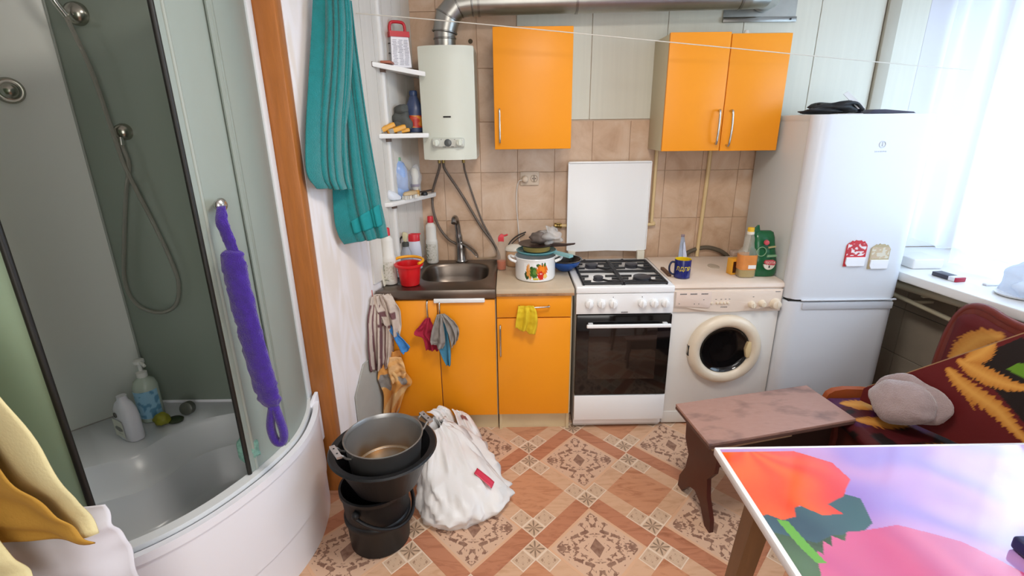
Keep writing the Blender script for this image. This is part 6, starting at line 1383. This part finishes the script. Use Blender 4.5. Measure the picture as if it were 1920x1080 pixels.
# soft grey-pink knitted hat
m_hat = mat('greige_angora', '#a08d8c', 1.0, var=0.08, vs=40, bump=0.9, bs=200, sheen=0.6)
t = thing('knitted_hat', 'fluffy greyish pink knitted hat lying on the settee seat', 'hat', (2.33, -1.14, 0.43))
H = Matrix(((E1.x, E2.x, N3.x, 0), (E1.y, E2.y, N3.y, 0), (E1.z, E2.z, N3.z, 0), (0, 0, 0, 1)))
H = Matrix.Translation(E0+E1*0.158+E2*0.092) @ H @ Matrix.Rotation(R(12), 4, 'Z')
def hatf(u, v):
    a = 2*PI*u; prof_ = along([(0.140, 0, 0.0), (0.168, 0, 0.022), (0.170, 0, 0.048), (0.155, 0, 0.062), (0.142, 0, 0.070), (0.152, 0, 0.095), (0.125, 0, 0.140), (0.06, 0, 0.166), (0.0006, 0, 0.165)], 6)(v)
    k = 1+0.22*noise.noise(Vector((math.cos(a)*1.5, math.sin(a)*1.5, v*3+8)))+0.02*noise.noise(Vector((math.cos(a)*20, math.sin(a)*20, v*40)))
    x = prof_.x*math.cos(a)*k*0.80; y = prof_.x*math.sin(a)*k*0.56
    return H @ Vector((x, y, 0.004+prof_.z*0.85*(1.0-0.25*(y/0.1))))
g = M(); g.grid(hatf, 90, 60, closeu=True); obj('crown', g, m_hat, t, 180)

# table with a glossy flower photograph under the glass
t = thing('dining_table', 'small table with a glossy red and pink flower photo top and white edge', 'table', (1.72, -2.2, 0))
TXA, TXB, TYA, TYB = 1.262, 2.25, -1.792, -2.62
obj('table_board', M().box(TXA, TXB, TYB, TYA, 0.722, 0.7485, 0.004), mat('table_edge_white', '#e9e8ea', 0.3), t)
OR = [(1.269, -1.817), (1.48, -1.817), (1.557, -1.87), (1.564, -1.94), (1.505, -2.002), (1.451, -2.027), (1.468, -2.059), (1.415, -2.064), (1.383, -2.032), (1.364, -2.038), (1.351, -2.069), (1.313, -2.079), (1.287, -2.060), (1.24, -2.067), (1.24, -1.80)]
BG = [(1.451, -2.02), (1.509, -1.99), (1.545, -2.009), (1.52, -2.09), (1.474, -2.118), (1.399, -2.127), (1.356, -2.148), (1.24, -2.10), (1.24, -2.05), (1.35, -2.04)]
PK = [(1.331, -2.184), (1.345, -2.168), (1.352, -2.178), (1.372, -2.142), (1.382, -2.158), (1.399, -2.127), (1.42, -2.142), (1.440, -2.116), (1.474, -2.112), (1.573, -2.097), (1.68, -2.15), (1.75, -2.25), (1.78, -2.45), (1.5, -2.52), (1.38, -2.40), (1.30, -2.26)]
ST = [(1.300, -2.075), (1.325, -2.083), (1.335, -2.15), (1.345, -2.20), (1.322, -2.20), (1.312, -2.158)]
def mixc(a, b, k): k = max(0, min(1, k)); return [p+(q-p)*k for p, q in zip(a, b)]
def tcol(x, y):
    n = noise.noise(Vector((x*7, y*7, 1))); n2 = noise.noise(Vector((x*22, y*6, 5))); xx = x+0.004*n2; yy = y+0.004*n
    if inpoly(xx, yy, OR):
        ang = math.atan2(y+1.80, x-1.36); s = 0.5+0.5*math.sin(ang*8+4*n)
        return mixc(mixc(lin('#df4418'), lin('#ea5c22'), s), lin('#d8365a'), (x-1.38)*4+0.3*n)
    if inpoly(xx, yy, ST): return lin('#5fa032')
    if inpoly(xx, yy, PK):
        ang = math.atan2(y+2.42, x-1.62); s = 0.5+0.5*math.sin(ang*11+4*n)
        return mixc(lin('#cc5c8a'), lin('#bf5286'), s*0.8)
    if inpoly(xx, yy, BG): return mixc(lin('#2c4756'), lin('#46696f'), 0.5+n)
    if x < 1.44 and y < -2.05: return mixc(lin('#31452a'), lin('#4f6a4a'), 0.5+1.2*n)
    s = 0.5+0.5*math.sin((x*0.55+y)*26+3*n)
    return mixc(mixc(lin('#b98cc4'), lin('#9a7fc8'), s), lin('#d9c9ea'), 0.3*n+(x-1.75)*0.8)
g = M(); X0, X1, Y0, Y1 = TXA+0.012, TXB-0.012, TYA-0.012, TYB+0.012
g.grid(lambda u, v: (X0+(X1-X0)*u, Y0+(Y1-Y0)*v, 0.7490), 400, 330, lambda u, v: tcol(X0+(X1-X0)*u, Y0+(Y1-Y0)*v))
obj('photo_sheet', g, mat('glossy_photo', attr=True, rough=0.12, spec=0.6, coat=1.0), t, 180)
obj('apron_rail', M().box(TXA+0.09, TXB-0.09, TYA-0.10, TYA-0.082, 0.655, 0.722), mat('brown_table_wood', '#7a5636', 0.45, var=0.12, vs=6, stretch=(8, 8, 1)), t)
obj('apron_rail', M().box(TXA+0.085, TXA+0.103, TYB+0.1, TYA-0.09, 0.655, 0.722), mat('brown_table_wood'), t)
for lx, sx in ((TXA+0.115, -1), (TXB-0.20, 1)):
    for ly, sy in ((TYA-0.105, 1), (TYB+0.115, -1)):
        a, b = 0.030, 0.021
        obj('leg', M().loft([[(lx-a, ly-a, 0.722), (lx+a, ly-a, 0.722), (lx+a, ly+a, 0.722), (lx-a, ly+a, 0.722)], [(lx+sx*0.05-b, ly+sy*0.05-b, 0.0), (lx+sx*0.05+b, ly+sy*0.05-b, 0), (lx+sx*0.05+b, ly+sy*0.05+b, 0), (lx+sx*0.05-b, ly+sy*0.05+b, 0)]]), mat('brown_table_wood'), t)
t = thing('red_packet', 'dark blue and red packet on the table at the right picture edge', 'packet', (1.80, -2.25, 0.75))
obj('packet', M().box(1.765, 1.90, -2.36, -2.20, 0.7505, 0.785, 0.008, 3), mat('deep_red_packet', '#8e1420', 0.4), t)
obj('blue_end', M().box(1.767, 1.85, -2.203, -2.165, 0.751, 0.784, 0.008, 3), mat('navy_packet', '#1c1c48', 0.4), t)
